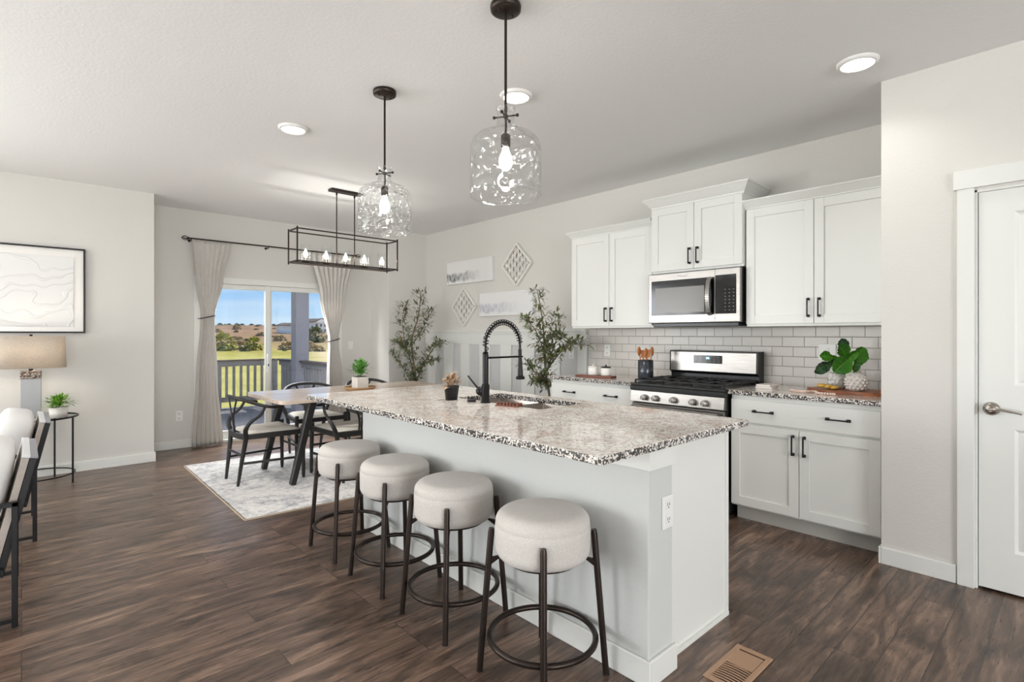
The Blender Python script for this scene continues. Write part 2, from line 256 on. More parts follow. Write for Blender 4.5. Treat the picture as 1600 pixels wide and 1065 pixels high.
# ------------------------------------------------------------------ mesh helpers
def frame(d):
    d = d.normalized(); a = Vector((0, 0, 1)) if abs(d.z) < .95 else Vector((1, 0, 0))
    u = d.cross(a).normalized(); return u, d.cross(u).normalized()
class MB:
    def __init__(s): s.v = []; s.f = []; s.sm = []
    def add(s, vs, fs, smooth=False):
        b = len(s.v); s.v += [Vector(p) for p in vs]
        for f in fs: s.f.append([b+i for i in f]); s.sm.append(smooth)
        return s
    def box(s, x0, x1, y0, y1, z0, z1):
        x0, x1 = sorted((x0, x1)); y0, y1 = sorted((y0, y1)); z0, z1 = sorted((z0, z1))
        return s.add([(x0, y0, z0), (x1, y0, z0), (x1, y1, z0), (x0, y1, z0), (x0, y0, z1), (x1, y0, z1), (x1, y1, z1), (x0, y1, z1)],
                     [(3, 2, 1, 0), (4, 5, 6, 7), (0, 1, 5, 4), (1, 2, 6, 5), (2, 3, 7, 6), (3, 0, 4, 7)])
    def bar(s, a, b, w, h, up=(0, 0, 1), w2=None, h2=None):
        a, b = Vector(a), Vector(b); d = (b-a).normalized(); up = Vector(up); u = d.cross(up)
        if u.length < 1e-3: u = d.cross(Vector((1, 0, 0)))
        u.normalize(); n = u.cross(d).normalized(); w2 = w2 or w; h2 = h2 or h
        vs = [a+u*i*w/2+n*j*h/2 for i, j in ((-1, -1), (1, -1), (1, 1), (-1, 1))]+[b+u*i*w2/2+n*j*h2/2 for i, j in ((-1, -1), (1, -1), (1, 1), (-1, 1))]
        return s.add(vs, [(3, 2, 1, 0), (4, 5, 6, 7), (0, 1, 5, 4), (1, 2, 6, 5), (2, 3, 7, 6), (3, 0, 4, 7)])
    def tube(s, pts, r, n=10, closed=False, cap=True, flat=1.0):
        pts = [Vector(p) for p in pts]; k = len(pts); rs = r if isinstance(r, (list, tuple)) else [r]*k
        vs = []; pu = None
        for i, p in enumerate(pts):
            if closed: d = pts[(i+1) % k]-pts[i-1]
            else: d = pts[min(i+1, k-1)]-pts[max(i-1, 0)]
            d.normalize()
            if pu is None: u, w = frame(d)
            else:
                u = (pu-d*pu.dot(d)); u.normalize(); w = d.cross(u).normalized()
            pu = u
            for j in range(n):
                a = 2*PI*j/n; vs.append(p+u*math.cos(a)*rs[i]+w*math.sin(a)*rs[i]*flat)
        fs = []
        for i in range(k if closed else k-1):
            i2 = (i+1) % k
            for j in range(n): fs.append((i*n+j, i*n+(j+1) % n, i2*n+(j+1) % n, i2*n+j))
        s.add(vs, fs, True)
        if not closed and cap:
            s.add(vs[:n], [tuple(range(n))[::-1]]); s.add(vs[-n:], [tuple(range(n))])
        return s
    def lathe(s, prof, c=(0, 0, 0), n=32, sx=1, sy=1, axis='z', close=False):
        vs = []; c = Vector(c)
        for r, z in prof:
            for j in range(n):
                a = 2*PI*j/n; x, y = r*math.cos(a)*sx, r*math.sin(a)*sy
                vs.append(c+(Vector((x, y, z)) if axis == 'z' else Vector((z, x, y)) if axis == 'x' else Vector((x, z, y))))
        k = len(prof); fs = []
        for i in range(k if close else k-1):
            i2 = (i+1) % k
            for j in range(n): fs.append((i*n+j, i*n+(j+1) % n, i2*n+(j+1) % n, i2*n+j))
        s.add(vs, fs, True)
        return s
    def sphere(s, c, r, n=12, m=8, sx=1, sy=1, sz=1):
        return s.lathe([(max(1e-4, r*math.sin(PI*i/m)), -r*sz*math.cos(PI*i/m)) for i in range(m+1)], c, n, sx, sy)
    def prism(s, poly, z0, z1, axis='z', smooth=False):
        k = len(poly)
        P = (lambda a, b, h: (a, b, h)) if axis == 'z' else ((lambda a, b, h: (h, a, b)) if axis == 'x' else (lambda a, b, h: (a, h, b)))
        vs = [P(a, b, z0) for a, b in poly]+[P(a, b, z1) for a, b in poly]
        s.add(vs, [tuple(range(k))[::-1], tuple(range(k, 2*k))])
        s.add(vs, [(i, (i+1) % k, k+(i+1) % k, k+i) for i in range(k)], smooth); return s
    def leaf(s, p, d, up, L, w, bend=.25, fold=.15, seg=5, shape=None):
        p = Vector(p); d = Vector(d).normalized(); u = d.cross(Vector(up))
        if u.length < 1e-3: u = d.cross(Vector((1, .3, 0)))
        u.normalize(); n = u.cross(d).normalized(); vs = []
        for i in range(seg+1):
            t = i/seg; c = p+d*L*t-n*bend*L*t*t; ww = w*((math.sin(PI*min(1, t*.96+.02))**.8) if shape is None else shape(t))/2
            vs += [c-u*ww+n*fold*ww, c, c+u*ww+n*fold*ww]
        fs = []
        for i in range(seg):
            for j in (0, 1): fs.append((3*i+j, 3*i+j+1, 3*i+j+4, 3*i+j+3))
        return s.add(vs, fs, True)
    def build(s, name, mat, parent=None, bevel=0, rel=False, seg=2, flip=True, solid=0, sub=0):
        off = Vector((0, 0, 0))
        if rel and parent is not None:
            q = parent
            while q is not None: off += q.location; q = q.parent
        me = bpy.data.meshes.new(name); me.from_pydata([tuple(v-off) for v in s.v], [], s.f)
        me.polygons.foreach_set('use_smooth', s.sm)
        bm = bmesh.new(); bm.from_mesh(me); bmesh.ops.recalc_face_normals(bm, faces=bm.faces); bm.to_mesh(me); bm.free()
        mats = mat if isinstance(mat, (list, tuple)) else [mat]
        for q in mats: me.materials.append(MATS[q])
        o = bpy.data.objects.new(name, me); COL.objects.link(o)
        if parent is not None: o.parent = parent
        if bevel:
            b = o.modifiers.new('bevel', 'BEVEL'); b.width = bevel; b.segments = seg; b.limit_method = 'ANGLE'; b.angle_limit = math.radians(40)
        if solid:
            b = o.modifiers.new('solid', 'SOLIDIFY'); b.thickness = solid; b.offset = 0
        if sub:
            b = o.modifiers.new('sub', 'SUBSURF'); b.levels = sub; b.render_levels = sub
        return o
def box(x0, x1, y0, y1, z0, z1): return MB().box(x0, x1, y0, y1, z0, z1)
def tag(o, label, cat, group=None, kind=None):
    o['label'] = label; o['category'] = cat
    if group: o['group'] = group
    if kind: o['kind'] = kind
    return o
def thing(name, label, cat, loc=(0, 0, 0), rz=0, group=None, kind=None):
    o = bpy.data.objects.new(name, None); COL.objects.link(o); o.location = loc; o.rotation_euler = (0, 0, rz); o.empty_display_size = .1
    return tag(o, label, cat, group, kind)
def struct(name, mb, mat, label=None, bevel=0, parent=None, rel=False):
    o = mb.build(name, mat, parent, bevel, rel)
    if parent is None:
        o['kind'] = 'structure'
        if label: o['label'] = label; o['category'] = name.split('_')[0]
    return o
def copy_tree(o, parent=None, loc=None, rz=None, label=None):
    c = o.copy(); COL.objects.link(c); c.parent = parent
    if loc is not None: c.location = loc
    if rz is not None: c.rotation_euler = (0, 0, rz)
    if label: c['label'] = label
    for ch in list(o.children):
        if ch.type != 'LIGHT' or True: copy_tree(ch, c)
    return c
def circ(c, r, n=40, z=0, ry=None): return [(c[0]+r*math.cos(2*PI*i/n), c[1]+(ry or r)*math.sin(2*PI*i/n), z) for i in range(n)]
def bez(P, n=12):
    P = [Vector(p) for p in P]; out = []
    k = len(P)
    for i in range(k-1):
        p0 = P[max(i-1, 0)]; p1 = P[i]; p2 = P[i+1]; p3 = P[min(i+2, k-1)]
        for j in range(n):
            t = j/n; out.append(.5*((2*p1)+(-p0+p2)*t+(2*p0-5*p1+4*p2-p3)*t*t+(-p0+3*p1-3*p2+p3)*t**3))
    out.append(P[-1]); return out
H = 2.743
XK, YL, YF, XP, YP, XL = 4.33, 6.50, 7.05, 3.605, .80, 1.0
XW, YS = -5.7, -6.7
# ------------------------------------------------------------------ room shell
struct('floor', box(XW, XK, YS, YF, -.12, 0), 'floor_planks', 'dark brown wood plank floor running through the whole room')
struct('ceiling', box(XW-.12, XK+.12, YS-.12, YF+.12, H, H+.12), 'ceiling_paint', 'light grey textured ceiling')
struct('wall_right', box(XK, XK+.12, YP, YF+.12, -.12, H), 'wall_paint', 'beige wall behind the kitchen cabinets')
DY0, DY1 = -.42, .398   # pantry door opening in Y
w = MB(); w.box(XP, XK+.12, DY1, YP, 0, H); w.box(XP, XK+.12, YS, DY0, 0, H); w.box(XP, XK+.12, DY0, DY1, 2.045, H); w.box(XP+.12, XK+.12, DY0, DY1, 0, 2.045)
struct('wall_pantry', w, 'wall_paint', 'beige wall around the pantry door at the right')
DX0, DX1, DZ1 = 1.5, 3.25, 1.955
w = MB(); w.box(XL, DX0, YF, YF+.14, -.12, H); w.box(DX1, XK, YF, YF+.14, -.12, H); w.box(DX0, DX1, YF, YF+.14, DZ1, H); w.box(DX0, DX1, YF, YF+.14, -.12, 0)
struct('wall_far', w, 'wall_paint', 'beige wall around the sliding glass door')
struct('wall_corner', box(3.72, XK, 6.53, YF, 0, H), 'wall_paint', 'boxed out beige wall corner beside the sliding door')
def wall_holes(u0, u1, z1, holes, mk):
    """fill a wall u0..u1 by 0..z1 leaving holes (a,b,z0,z1)"""
    c = u0
    for a, b, za, zb in sorted(holes):
        mk(c, a, 0, z1); mk(a, b, 0, za); mk(a, b, zb, z1); c = b
    mk(c, u1, 0, z1)
w = MB(); HN = [(-4.8, -1.8, .35, 2.35)]
wall_holes(XW, XL, H, HN, lambda a, b, c, d: w.box(a, b, YL, YL+.14, c, d)); w.box(XL-.12, XL, YL+.14, YF+.14, 0, H); w.box(XW, XL, YL, YL+.14, -.12, 0)
struct('wall_left', w, 'wall_paint', 'beige living room wall with the framed picture')
w = MB(); HW = [(2.7, 5.1, .35, 2.35), (-1.6, .8, .35, 2.35), (-5.4, -3.4, .35, 2.35)]
wall_holes(YS, YL+.14, H, HW, lambda a, b, c, d: w.box(XW-.12, XW, a, b, c, d)); struct('wall_west', w, 'wall_paint')
w = MB(); HS = [(-3.2, 0, .35, 2.35), (1.4, 3.2, .35, 2.35)]
wall_holes(XW-.12, XK+.12, H, HS, lambda a, b, c, d: w.box(a, b, YS-.12, YS, c, d)); struct('wall_back', w, 'wall_paint')
wi = 2  # unseen windows, placed to let light into the room
for axis, pos, hs in (('y', YL+.07, HN), ('x', XW-.06, HW), ('y', YS-.06, HS)):
    for a, b, za, zb in hs:
        f = MB(); g = MB(); t = .05
        def P(u0, u1, z0, z1, th, mb):
            if axis == 'y': mb.box(u0, u1, pos-th, pos+th, z0, z1)
            else: mb.box(pos-th, pos+th, u0, u1, z0, z1)
        P(a, a+t, za, zb, .04, f); P(b-t, b, za, zb, .04, f); P(a+t, b-t, za, za+t, .04, f); P(a+t, b-t, zb-t, zb, .04, f); mid = (a+b)/2; P(mid-.025, mid+.025, za+t, zb-t, .03, f)
        P(a+t, b-t, za+t, zb-t, .003, g)
        fo = struct('window_%d' % wi, f, 'white_paint'); g.build('pane', 'window_glass', fo); wi += 1
# baseboards
def bb(name, segs, label):
    w = MB()
    for x0, x1, y0, y1 in segs: w.box(x0, x1, y0, y1, 0, .095)
    struct(name, w, 'white_paint', label, .004)
bb('baseboard_left', [(XW, XL+.014, YL-.014, YL), (XL, XL+.014, YL, YF-.014)], 'white baseboard under the framed picture wall')
bb('baseboard_far', [(XL+.014, DX0-.02, YF-.014, YF), (DX1+.02, 3.706, YF-.014, YF), (3.706, 3.72, 6.53, YF), (3.706, XK-.02, 6.516, 6.53)], 'white baseboard along the sliding door wall')
bb('baseboard_right', [(XP-.014, XP, .468, YP), (XP-.014, XP+.06, YP, YP+.012), (XP-.014, XP, YS, -.495)], 'white baseboard at the pantry wall')
# pantry door
t = MB(); y0, y1 = .393, .464
t.box(XP-.018, XP, y0+.002, y1, 0, 2.055); t.box(XP-.018, XP, -.49, DY0-.0, 0, 2.055); t.box(XP-.024, XP, -.505, .478, 2.055, 2.15)
t.box(XP, XP+.12, DY1-.014, DY1, 0, 2.045); t.box(XP, XP+.12, DY0, DY0+.014, 0, 2.045); t.box(XP, XP+.12, DY0, DY1, 2.031, 2.045); t.box(XP+.055, XP+.067, DY1-.03, DY1-.014, 0, 2.03)
struct('trim_1', t, 'white_paint', 'white flat casing around the pantry door', .002)
d = MB(); dx = XP+.012; a0, a1 = DY0+.018, DY1-.017
def recessed(mb, y0, y1, z0, z1, xf, th, panels, depth=.009, bev=.028):
    ys = sorted({y0, y1, *[p[0] for p in panels], *[p[1] for p in panels]}); zs = sorted({z0, z1, *[p[2] for p in panels], *[p[3] for p in panels]})
    for i in range(len(ys)-1):
        for j in range(len(zs)-1):
            cy, cz = (ys[i]+ys[i+1])/2, (zs[j]+zs[j+1])/2
            if not any(p[0] < cy < p[1] and p[2] < cz < p[3] for p in panels):
                mb.add([(xf, ys[i], zs[j]), (xf, ys[i+1], zs[j]), (xf, ys[i+1], zs[j+1]), (xf, ys[i], zs[j+1])], [(0, 1, 2, 3)])
    for p in panels:
        o = [(xf, p[0], p[2]), (xf, p[1], p[2]), (xf, p[1], p[3]), (xf, p[0], p[3])]
        b1 = bev*.45; a = [(xf+depth, p[0]+b1, p[2]+b1), (xf+depth, p[1]-b1, p[2]+b1), (xf+depth, p[1]-b1, p[3]-b1), (xf+depth, p[0]+b1, p[3]-b1)]
        c = [(xf+depth*.3, p[0]+bev*1.5, p[2]+bev*1.5), (xf+depth*.3, p[1]-bev*1.5, p[2]+bev*1.5), (xf+depth*.3, p[1]-bev*1.5, p[3]-bev*1.5), (xf+depth*.3, p[0]+bev*1.5, p[3]-bev*1.5)]
        for A, B in ((o, a), (a, c)):
            mb.add(A+B, [(i, (i+1) % 4, 4+(i+1) % 4, 4+i) for i in range(4)])
        mb.add(c, [(0, 1, 2, 3)])
    mb.add([(xf, y0, z0), (xf, y1, z0), (xf, y1, z1), (xf, y0, z1), (xf+th, y0, z0), (xf+th, y1, z0), (xf+th, y1, z1), (xf+th, y0, z1)], [(0, 1, 5, 4), (1, 2, 6, 5), (2, 3, 7, 6), (3, 0, 4, 7), (7, 6, 5, 4)])
recessed(d, a0, a1, .014, 2.03, dx, .038, [(a0+.13, a1-.135, 1.05, 1.915), (a0+.13, a1-.135, .215, .83)], .012, .03)
d1 = struct('door_1', d, 'white_paint', 'white two panel pantry door at the right edge')
hy, hz = .332, .926; h = MB()
h.lathe([(.001, -.022), (.024, -.02), (.032, -.008), (.034, 0)], (dx, hy, hz), 24, axis='x'); h.tube([(dx-.02, hy, hz), (dx-.05, hy, hz)], .011, 12)
h.tube(bez([(dx-.048, hy+.008, hz), (dx-.055, hy-.03, hz+.004), (dx-.052, hy-.075, hz-.004), (dx-.05, hy-.115, hz-.012)], 6), [.011]*6+[.009]*7+[.007]*6, 10, flat=.7)
h.build('door_handle', 'nickel', d1)
box(XP-.002, XP+.004, .385, .391, .895, .95).build('strike_plate', 'nickel', d1)
# ------------------------------------------------------------------ sliding glass door
f = MB(); ya, yb = YF-.005, YF+.11; X0, X1, Z1 = DX0, DX1, DZ1; t = .045
f.box(X0-.03, X0+t, ya, yb, 0, Z1+.03); f.box(X1-t, X1+.03, ya, yb, 0, Z1+.03); f.box(X0+t, X1-t, ya, yb, Z1-.04, Z1+.03); f.box(X0+t, X1-t, ya, yb, 0, .035)
door2 = struct('door_2', f, 'white_paint', 'white framed sliding glass door to the deck', .003)
for nm, a, b, y in (('fixed_sash', X0+t, 2.36, YF+.07), ('sliding_sash', 2.27, X1-t, YF+.035)):
    s_ = MB(); k = .062
    s_.box(a, a+k, y-.02, y+.018, .036, Z1-.042); s_.box(b-k, b, y-.02, y+.018, .036, Z1-.042); s_.box(a+k, b-k, y-.02, y+.018, .036, .13); s_.box(a+k, b-k, y-.02, y+.018, Z1-.1, Z1-.042)
    so = s_.build(nm, 'white_paint', door2, .003); box(a+k, b-k, y-.004, y+.004, .13, Z1-.1).build('pane', 'window_glass', so)
    if nm == 'sliding_sash':
        q = MB(); q.box(a+.015, a+.035, y-.05, y-.02, .82, 1.05); q.build('handle', 'white_plastic', so, .006); box(a+.02, a+.032, y-.056, y-.05, .9, .93).build('latch', 'black_plastic', so)
# ------------------------------------------------------------------ wainscot
w = MB(); wy0, wy1 = 3.53, 6.515; xs = XK
w.box(xs-.024, xs, wy0, wy1, 1.175, 1.32); w.box(xs-.024, xs, wy0, wy1, 0, .14)
for b0, b1 in ((3.53, 3.65), (3.90, 4.09), (4.292, 4.504), (4.681, 4.878), (5.078, 5.286), (5.498, 5.678), (5.864, 6.06), (6.26, 6.45)):
    w.box(xs-.024, xs, b0, b1, .14, 1.175)
w.box(xs-.035, xs, wy0, wy1, 1.305, 1.335); w.box(xs-.06, xs, wy0-.01, wy1, 1.335, 1.358)
struct('trim_2', w, 'white_paint', 'white board and batten wainscot along the dining wall', .002)
struct('wall_panels', box(xs-.005, xs, wy0, wy1, .14, 1.175), 'panel_grey', 'pale grey panels between the wainscot battens')
# backsplash
struct('wall_backsplash', box(XK-.008, XK, YP, 3.50, .90, 1.37), 'subway_tile', 'grey subway tile backsplash')
struct('trim_3', box(XK-.012, XK, 3.50, 3.512, .90, 1.37), 'toe_kick')
# ------------------------------------------------------------------ cabinets
def pull(parent, x, y, z, vert=True, L=.115):
    h = MB(); o = .028; q = .011
    if vert:
        for s in (-1, 1): h.box(x-.012, x, y-q/2-.003, y+q/2+.003, z+s*L/2-.009, z+s*L/2+.009); h.box(x-o, x-.01, y-q/2, y+q/2, z+s*L/2-.007, z+s*L/2+.007)
        h.bar((x-o-.002, y, z-L/2-.006), (x-o-.002, y, z+L/2+.006), .008, .011, (1, 0, 0))
    else:
        for s in (-1, 1): h.box(x-.012, x, y+s*L/2-.011, y+s*L/2+.011, z-.009, z+.009); h.box(x-o, x-.01, y+s*L/2-.007, y+s*L/2+.007, z-q/2, z+q/2)
        h.bar((x-o-.002, y-L/2-.006, z), (x-o-.002, y+L/2+.006, z), .011, .008)
    return h.build('handle', 'black_metal', parent, .0015, True)
def shaker(parent, y0, y1, z0, z1, xf, name='door', rail=.06):
    d = MB(); th = .019; r = rail
    d.box(xf, xf+th, y0, y0+r, z0, z1); d.box(xf, xf+th, y1-r, y1, z0, z1); d.box(xf, xf+th, y0+r, y1-r, z0, z0+r); d.box(xf, xf+th, y0+r, y1-r, z1-r, z1); d.box(xf+.010, xf+th, y0+r, y1-r, z0+r, z1-r)
    return d.build(name, 'cabinet_white', parent, .0012, True)
def sweep_crown(path, prof):
    """path XY points, profile (outward offset, z); outward is to the left of travel"""
    P = [Vector(p) for p in path]; nrm = []
    for i in range(len(P)-1):
        d = (P[i+1]-P[i]).normalized(); nrm.append(Vector((-d.y, d.x)))
    mb = MB(); vs = []
    for i, p in enumerate(P):
        if i == 0: n = nrm[0]
        elif i == len(P)-1: n = nrm[-1]
        else:
            n = (nrm[i-1]+nrm[i]); n = n/(n.dot(nrm[i]))
        for dd, z in prof: q = p+n*dd; vs.append((q.x, q.y, z))
    k = len(prof); fs = []
    for i in range(len(P)-1):
        for j in range(k): fs.append((i*k+j, i*k+(j+1) % k, (i+1)*k+(j+1) % k, (i+1)*k+j))
    mb.add(vs, fs); mb.add(vs[:k], [tuple(range(k))]); mb.add(vs[-k:], [tuple(range(k))]); return mb
def crown_prof(z0, z1, o):
    h = z1-z0; pts = [(0, z0), (.006, z0), (.008, z0+h*.12), (o*.35, z0+h*.3), (o*.62, z0+h*.55), (o*.86, z0+h*.78), (o*.9, z0+h*.82), (o, z0+h*.84), (o, z1), (0, z1)]
    return pts
def upper(name, label, y0, y1, z0, z1, xf, zc, o, returns, hz):
    t = thing(name, label, 'cabinet', (XK, (y0+y1)/2, z0), 0, 'white wall cabinets over the counter')
    b = MB(); b.box(xf+.02, XK-.001, y0, y1, z0, z1+.02); b.build('body', 'cabinet_white', t, .001, True)
    g = .004; m_ = (y0+y1)/2; zz0 = z0+.018
    for a, bb_, sgn in ((y0+g, m_-g/2, 1), (m_+g/2, y1-g, -1)):
        d = shaker(t, a, bb_, zz0, z1-.006, xf); hy = (bb_-.032) if sgn == 1 else (a+.032); pull(d, xf, hy, hz)
    xb = xf+.018
    if returns == 'both': path = [(XK-.002, y1), (xb, y1), (xb, y0), (XK-.002, y0)]
    else: path = [(XK-.002, y1), (xb, y1), (xb, y0)]
    # outward must be away from the cabinet: travel from wall out, so reverse for the correct side
    c = sweep_crown(path[::-1], crown_prof(z1, zc, o)); c.build('crown', 'cabinet_white', t, .0008, True)
    box(xb, XK-.002, y0, y1, z1+.021, zc-.01).build('top_board', 'cabinet_white', t, 0, True)
    return t
upper('wall_cabinet', 'white wall cabinet nearest the dining area, left of the microwave', 2.54, 3.455, 1.362, 2.235, 3.985, 2.30, .05, 'left', 1.485)
upper('wall_cabinet', 'taller mounted white cabinet above the microwave', 1.748, 2.532, 1.815, 2.365, 3.955, 2.448, .06, 'both', 1.935)
upper('wall_cabinet', 'wide white wall cabinet right of the microwave, beside the pantry wall', .806, 1.738, 1.362, 2.235, 3.985, 2.30, .05, 'left', 1.488)
def basecab(label, y0, y1, ends):
    t = thing('base_cabinet', label, 'cabinet', (XK, (y0+y1)/2, 0), 0, 'white base cabinets under the granite')
    xf = 3.682; box(xf+.02, XK-.012, y0, y1, .105, .882).build('body', 'cabinet_white', t, .001, True)
    box(xf+.085, XK-.012, y0+.02, y1-.01, 0, .104).build('toe_kick', 'toe_kick', t, 0, True)
    d = box(xf, xf+.019, y0+.004, y1-.004, .695, .852).build('drawer', 'cabinet_white', t, .002, True)
    pull(d, xf, y0+(y1-y0)*.25, .778, False); pull(d, xf, y1-(y1-y0)*.25, .778, False)
    m_ = (y0+y1)/2
    a = shaker(t, y0+.004, m_-.002, .118, .68, xf); pull(a, xf, m_-.034, .583)
    b = shaker(t, m_+.002, y1-.004, .118, .68, xf); pull(b, xf, m_+.034, .583)
basecab('white base cabinet between the range and the pantry wall', .815, 1.712, 1)
basecab('white base cabinet between the range and the wainscot', 2.515, 3.445, 0)
def counter(label, y0, y1):
    o = box(3.655, XK-.009, y0, y1, .884, .914).build('countertop', 'granite', None, .004)
    o.data.materials.append(MATS['granite_edge'])
    for p in o.data.polygons:
        if abs(p.normal.z) < .5: p.material_index = 1
    tag(o, label, 'countertop')
counter('speckled granite countertop right of the range', .803, 1.722)
counter('speckled granite countertop left of the range, by the wainscot', 2.512, 3.468)
# ------------------------------------------------------------------ microwave
t = thing('microwave', 'stainless over the range microwave with black glass door', 'microwave', (XK, 2.135, 1.375))
y0, y1, z0, z1, xf = 1.742, 2.532, 1.395, 1.806, 3.915
box(xf+.03, XK-.012, y0+.006, y1-.004, z0+.002, z1-.002).build('body', 'black_plastic', t, .003, True)
box(xf+.03, XK-.012, y0+.03, y1-.03, z0-.03, z0+.001).build('grille', 'black_plastic', t, .004, True)
d = box(xf, xf+.029, y0+.004, y1, z0, z1).build('door', 'stainless', t, .006, True)
yc = 1.90   # split between control panel and window
q = MB(); q.box(xf-.003, xf+.002, yc+.048, y1-.03, z0+.065, z1-.06); q.build('window', 'black_glass', d, .006, True)
q = MB(); q.box(xf-.0045, xf-.003, yc+.13, y1-.07, z0+.085, z1-.12); q.build('window_screen', 'window_screen' if 'window_screen' in MATS else 'black_glass', d, 0, True)  # microwave screen, its flat grey paints the reflection on the glass
q = MB(); q.box(xf-.003, xf+.002, y0+.035, yc+.04, z0+.065, z1-.05); cp = q.build('control_panel', 'black_glass', t, .004, True)
for r in range(7):
    for c in range(3): box(xf-.0042, xf-.003, y0+.05+c*.032, y0+.059+c*.032, z0+.09+r*.026, z0+.094+r*.026).build('key', 'key_grey', cp, 0, True)
q = MB(); q.box(xf-.0006, xf+.001, yc+.042, yc+.045, z0, z1); q.build('seam', 'slot_dark', t, 0, True)
q = MB(); pts = bez([(xf-.002, yc+.075, z1-.065), (xf-.035, yc+.078, z1-.09), (xf-.055, yc+.08, (z0+z1)/2), (xf-.035, yc+.078, z0+.085), (xf-.002, yc+.075, z0+.06)], 8)
for i in range(len(pts)-1): q.bar(pts[i], pts[i+1], .034, .010, (1, 0, 0))
q.build('handle', 'stainless', d, .002, True)
def text(body, size, loc, rot, mat, parent, name='lettering', ext=.0006):
    cu = bpy.data.curves.new(name, 'FONT'); cu.body = body; cu.size = size; cu.align_x = 'CENTER'; cu.align_y = 'CENTER'; cu.extrude = ext
    o_ = bpy.data.objects.new('t', cu); COL.objects.link(o_); bpy.context.view_layer.update()
    me = bpy.data.meshes.new_from_object(o_.evaluated_get(bpy.context.evaluated_depsgraph_get())); bpy.data.objects.remove(o_)
    o = bpy.data.objects.new(name, me); COL.objects.link(o); me.materials.clear(); me.materials.append(MATS[mat])
    off = Vector((0, 0, 0)); p = parent
    while p is not None: off += p.location; p = p.parent
    o.location = Vector(loc)-off; o.rotation_euler = rot; o.parent = parent; return o
text('Whirlpool', .022, (xf-.001, 2.22, z1-.032), (PI/2, 0, -PI/2), 'ceramic_white', d)
# ------------------------------------------------------------------ range
t = thing('gas_range', 'stainless gas range with black cooktop and five front knobs', 'range', (XK, 2.115, 0))
y0, y1 = 1.728, 2.508; yc = (y0+y1)/2
box(3.665, XK-.02, y0, y1, .03, .895).build('body', 'black_plastic', t, .003, True)
box(3.70, XK-.05, y0+.03, y1-.03, 0, .029).build('toe_kick', 'black_plastic', t, 0, True)
ct = MB(); ct.box(3.62, XK-.06, y0-.004, y1+.004, .895, .915); ct.box(3.618, 3.665, y0-.004, y1+.004, .858, .895); ct = ct.build('cooktop', 'black_plastic', t, .005, True)
cp = MB(); cp.prism([(3.612, .768), (3.664, .762), (3.664, .857), (3.625, .857)], y0+.002, y1-.002, 'y'); cp = cp.build('control_panel', 'stainless', t, .003, True)
for ky in (2.373, 2.275, 2.12, 1.962, 1.868):
    k = MB(); k.lathe([(.0001, -.04), (.018, -.038), (.021, -.03), (.023, 0)], (3.614, ky, .808), 20, axis='x'); k.box(3.568, 3.576, ky-.004, ky+.004, .79, .826)
    k.build('knob', 'knob_steel', t, 0, True)
od = box(3.63, 3.664, y0+.006, y1-.006, .20, .757).build('oven_door', 'stainless', t, .004, True)
box(3.626, 3.63, y0+.09, y1-.09, .30, .62).build('window', 'black_glass', od, .002, True)
h = MB(); h.bar((3.585, y0+.03, .722), (3.585, y1-.03, .722), .018, .042); h.box(3.59, 3.632, y0+.04, y0+.06, .712, .732); h.box(3.59, 3.632, y1-.06, y1-.04, .712, .732); h.build('handle', 'stainless', od, .004, True)
dr = box(3.632, 3.664, y0+.006, y1-.006, .04, .192).build('drawer', 'stainless', t, .004, True)
bgm = MB(); bgm.prism([(4.225, .915), (4.315, .915), (4.315, 1.165), (4.20, 1.165), (4.195, .99), (4.225, .975)], y0+.01, y1-.01, 'y'); bgm.build('backguard', 'black_plastic', t, .006, True)
sp = MB(); sp.prism([(4.187, .992), (4.2, .992), (4.205, 1.156), (4.192, 1.156)], y0+.018, y1-.025, 'y'); sp = sp.build('backguard_panel', 'stainless', t, .004, True)
box(4.183, 4.191, 2.02, 2.265, 1.062, 1.128).build('display', 'black_glass', t, .001, True)
q = MB(); q.box(4.1815, 4.183, 2.125, 2.153, 1.098, 1.114); q.build('clock', 'display_blue', t, 0, True)
for i in range(6):
    for j in range(3):
        if i in (2, 3) and j == 2: continue
        y = 2.04+i*.037; z = 1.075+j*.018; box(4.182, 4.183, y, y+.012, z, z+.0035).build('key', 'key_grey', t, 0, True)
for gi, (ga, gb) in enumerate(((y0+.02, y0+.27), (y0+.275, y1-.275), (y1-.27, y1-.02))):
    g = MB(); gx0, gx1 = 3.66, 4.17
    for yy in (ga, gb): g.bar((gx0, yy, .938), (gx1, yy, .938), .012, .012)
    for xx in (gx0, (gx0+gx1)/2, gx1): g.bar((xx, ga, .938), (xx, gb, .938), .012, .012)
    for cx in ((gx0*3+gx1)/4, (gx0+gx1*3)/4):
        g.bar((cx-.1, (ga+gb)/2, .942), (cx+.1, (ga+gb)/2, .942), .009, .012); g.bar((cx, ga, .942), (cx, gb, .942), .009, .012)
    for xx in (gx0, gx1):
        for yy in (ga, gb): g.box(xx-.006, xx+.006, yy-.006, yy+.006, .915, .936)
    g.build('grate', 'black_metal', t, 0, True)
    for cx in ((gx0*3+gx1)/4, (gx0+gx1*3)/4):
        MB().lathe([(.0001, .93), (.03, .93), (.038, .924), (.042, .915)], (cx, (ga+gb)/2, 0), 20).build('burner_cap', 'black_metal', t, 0, True)
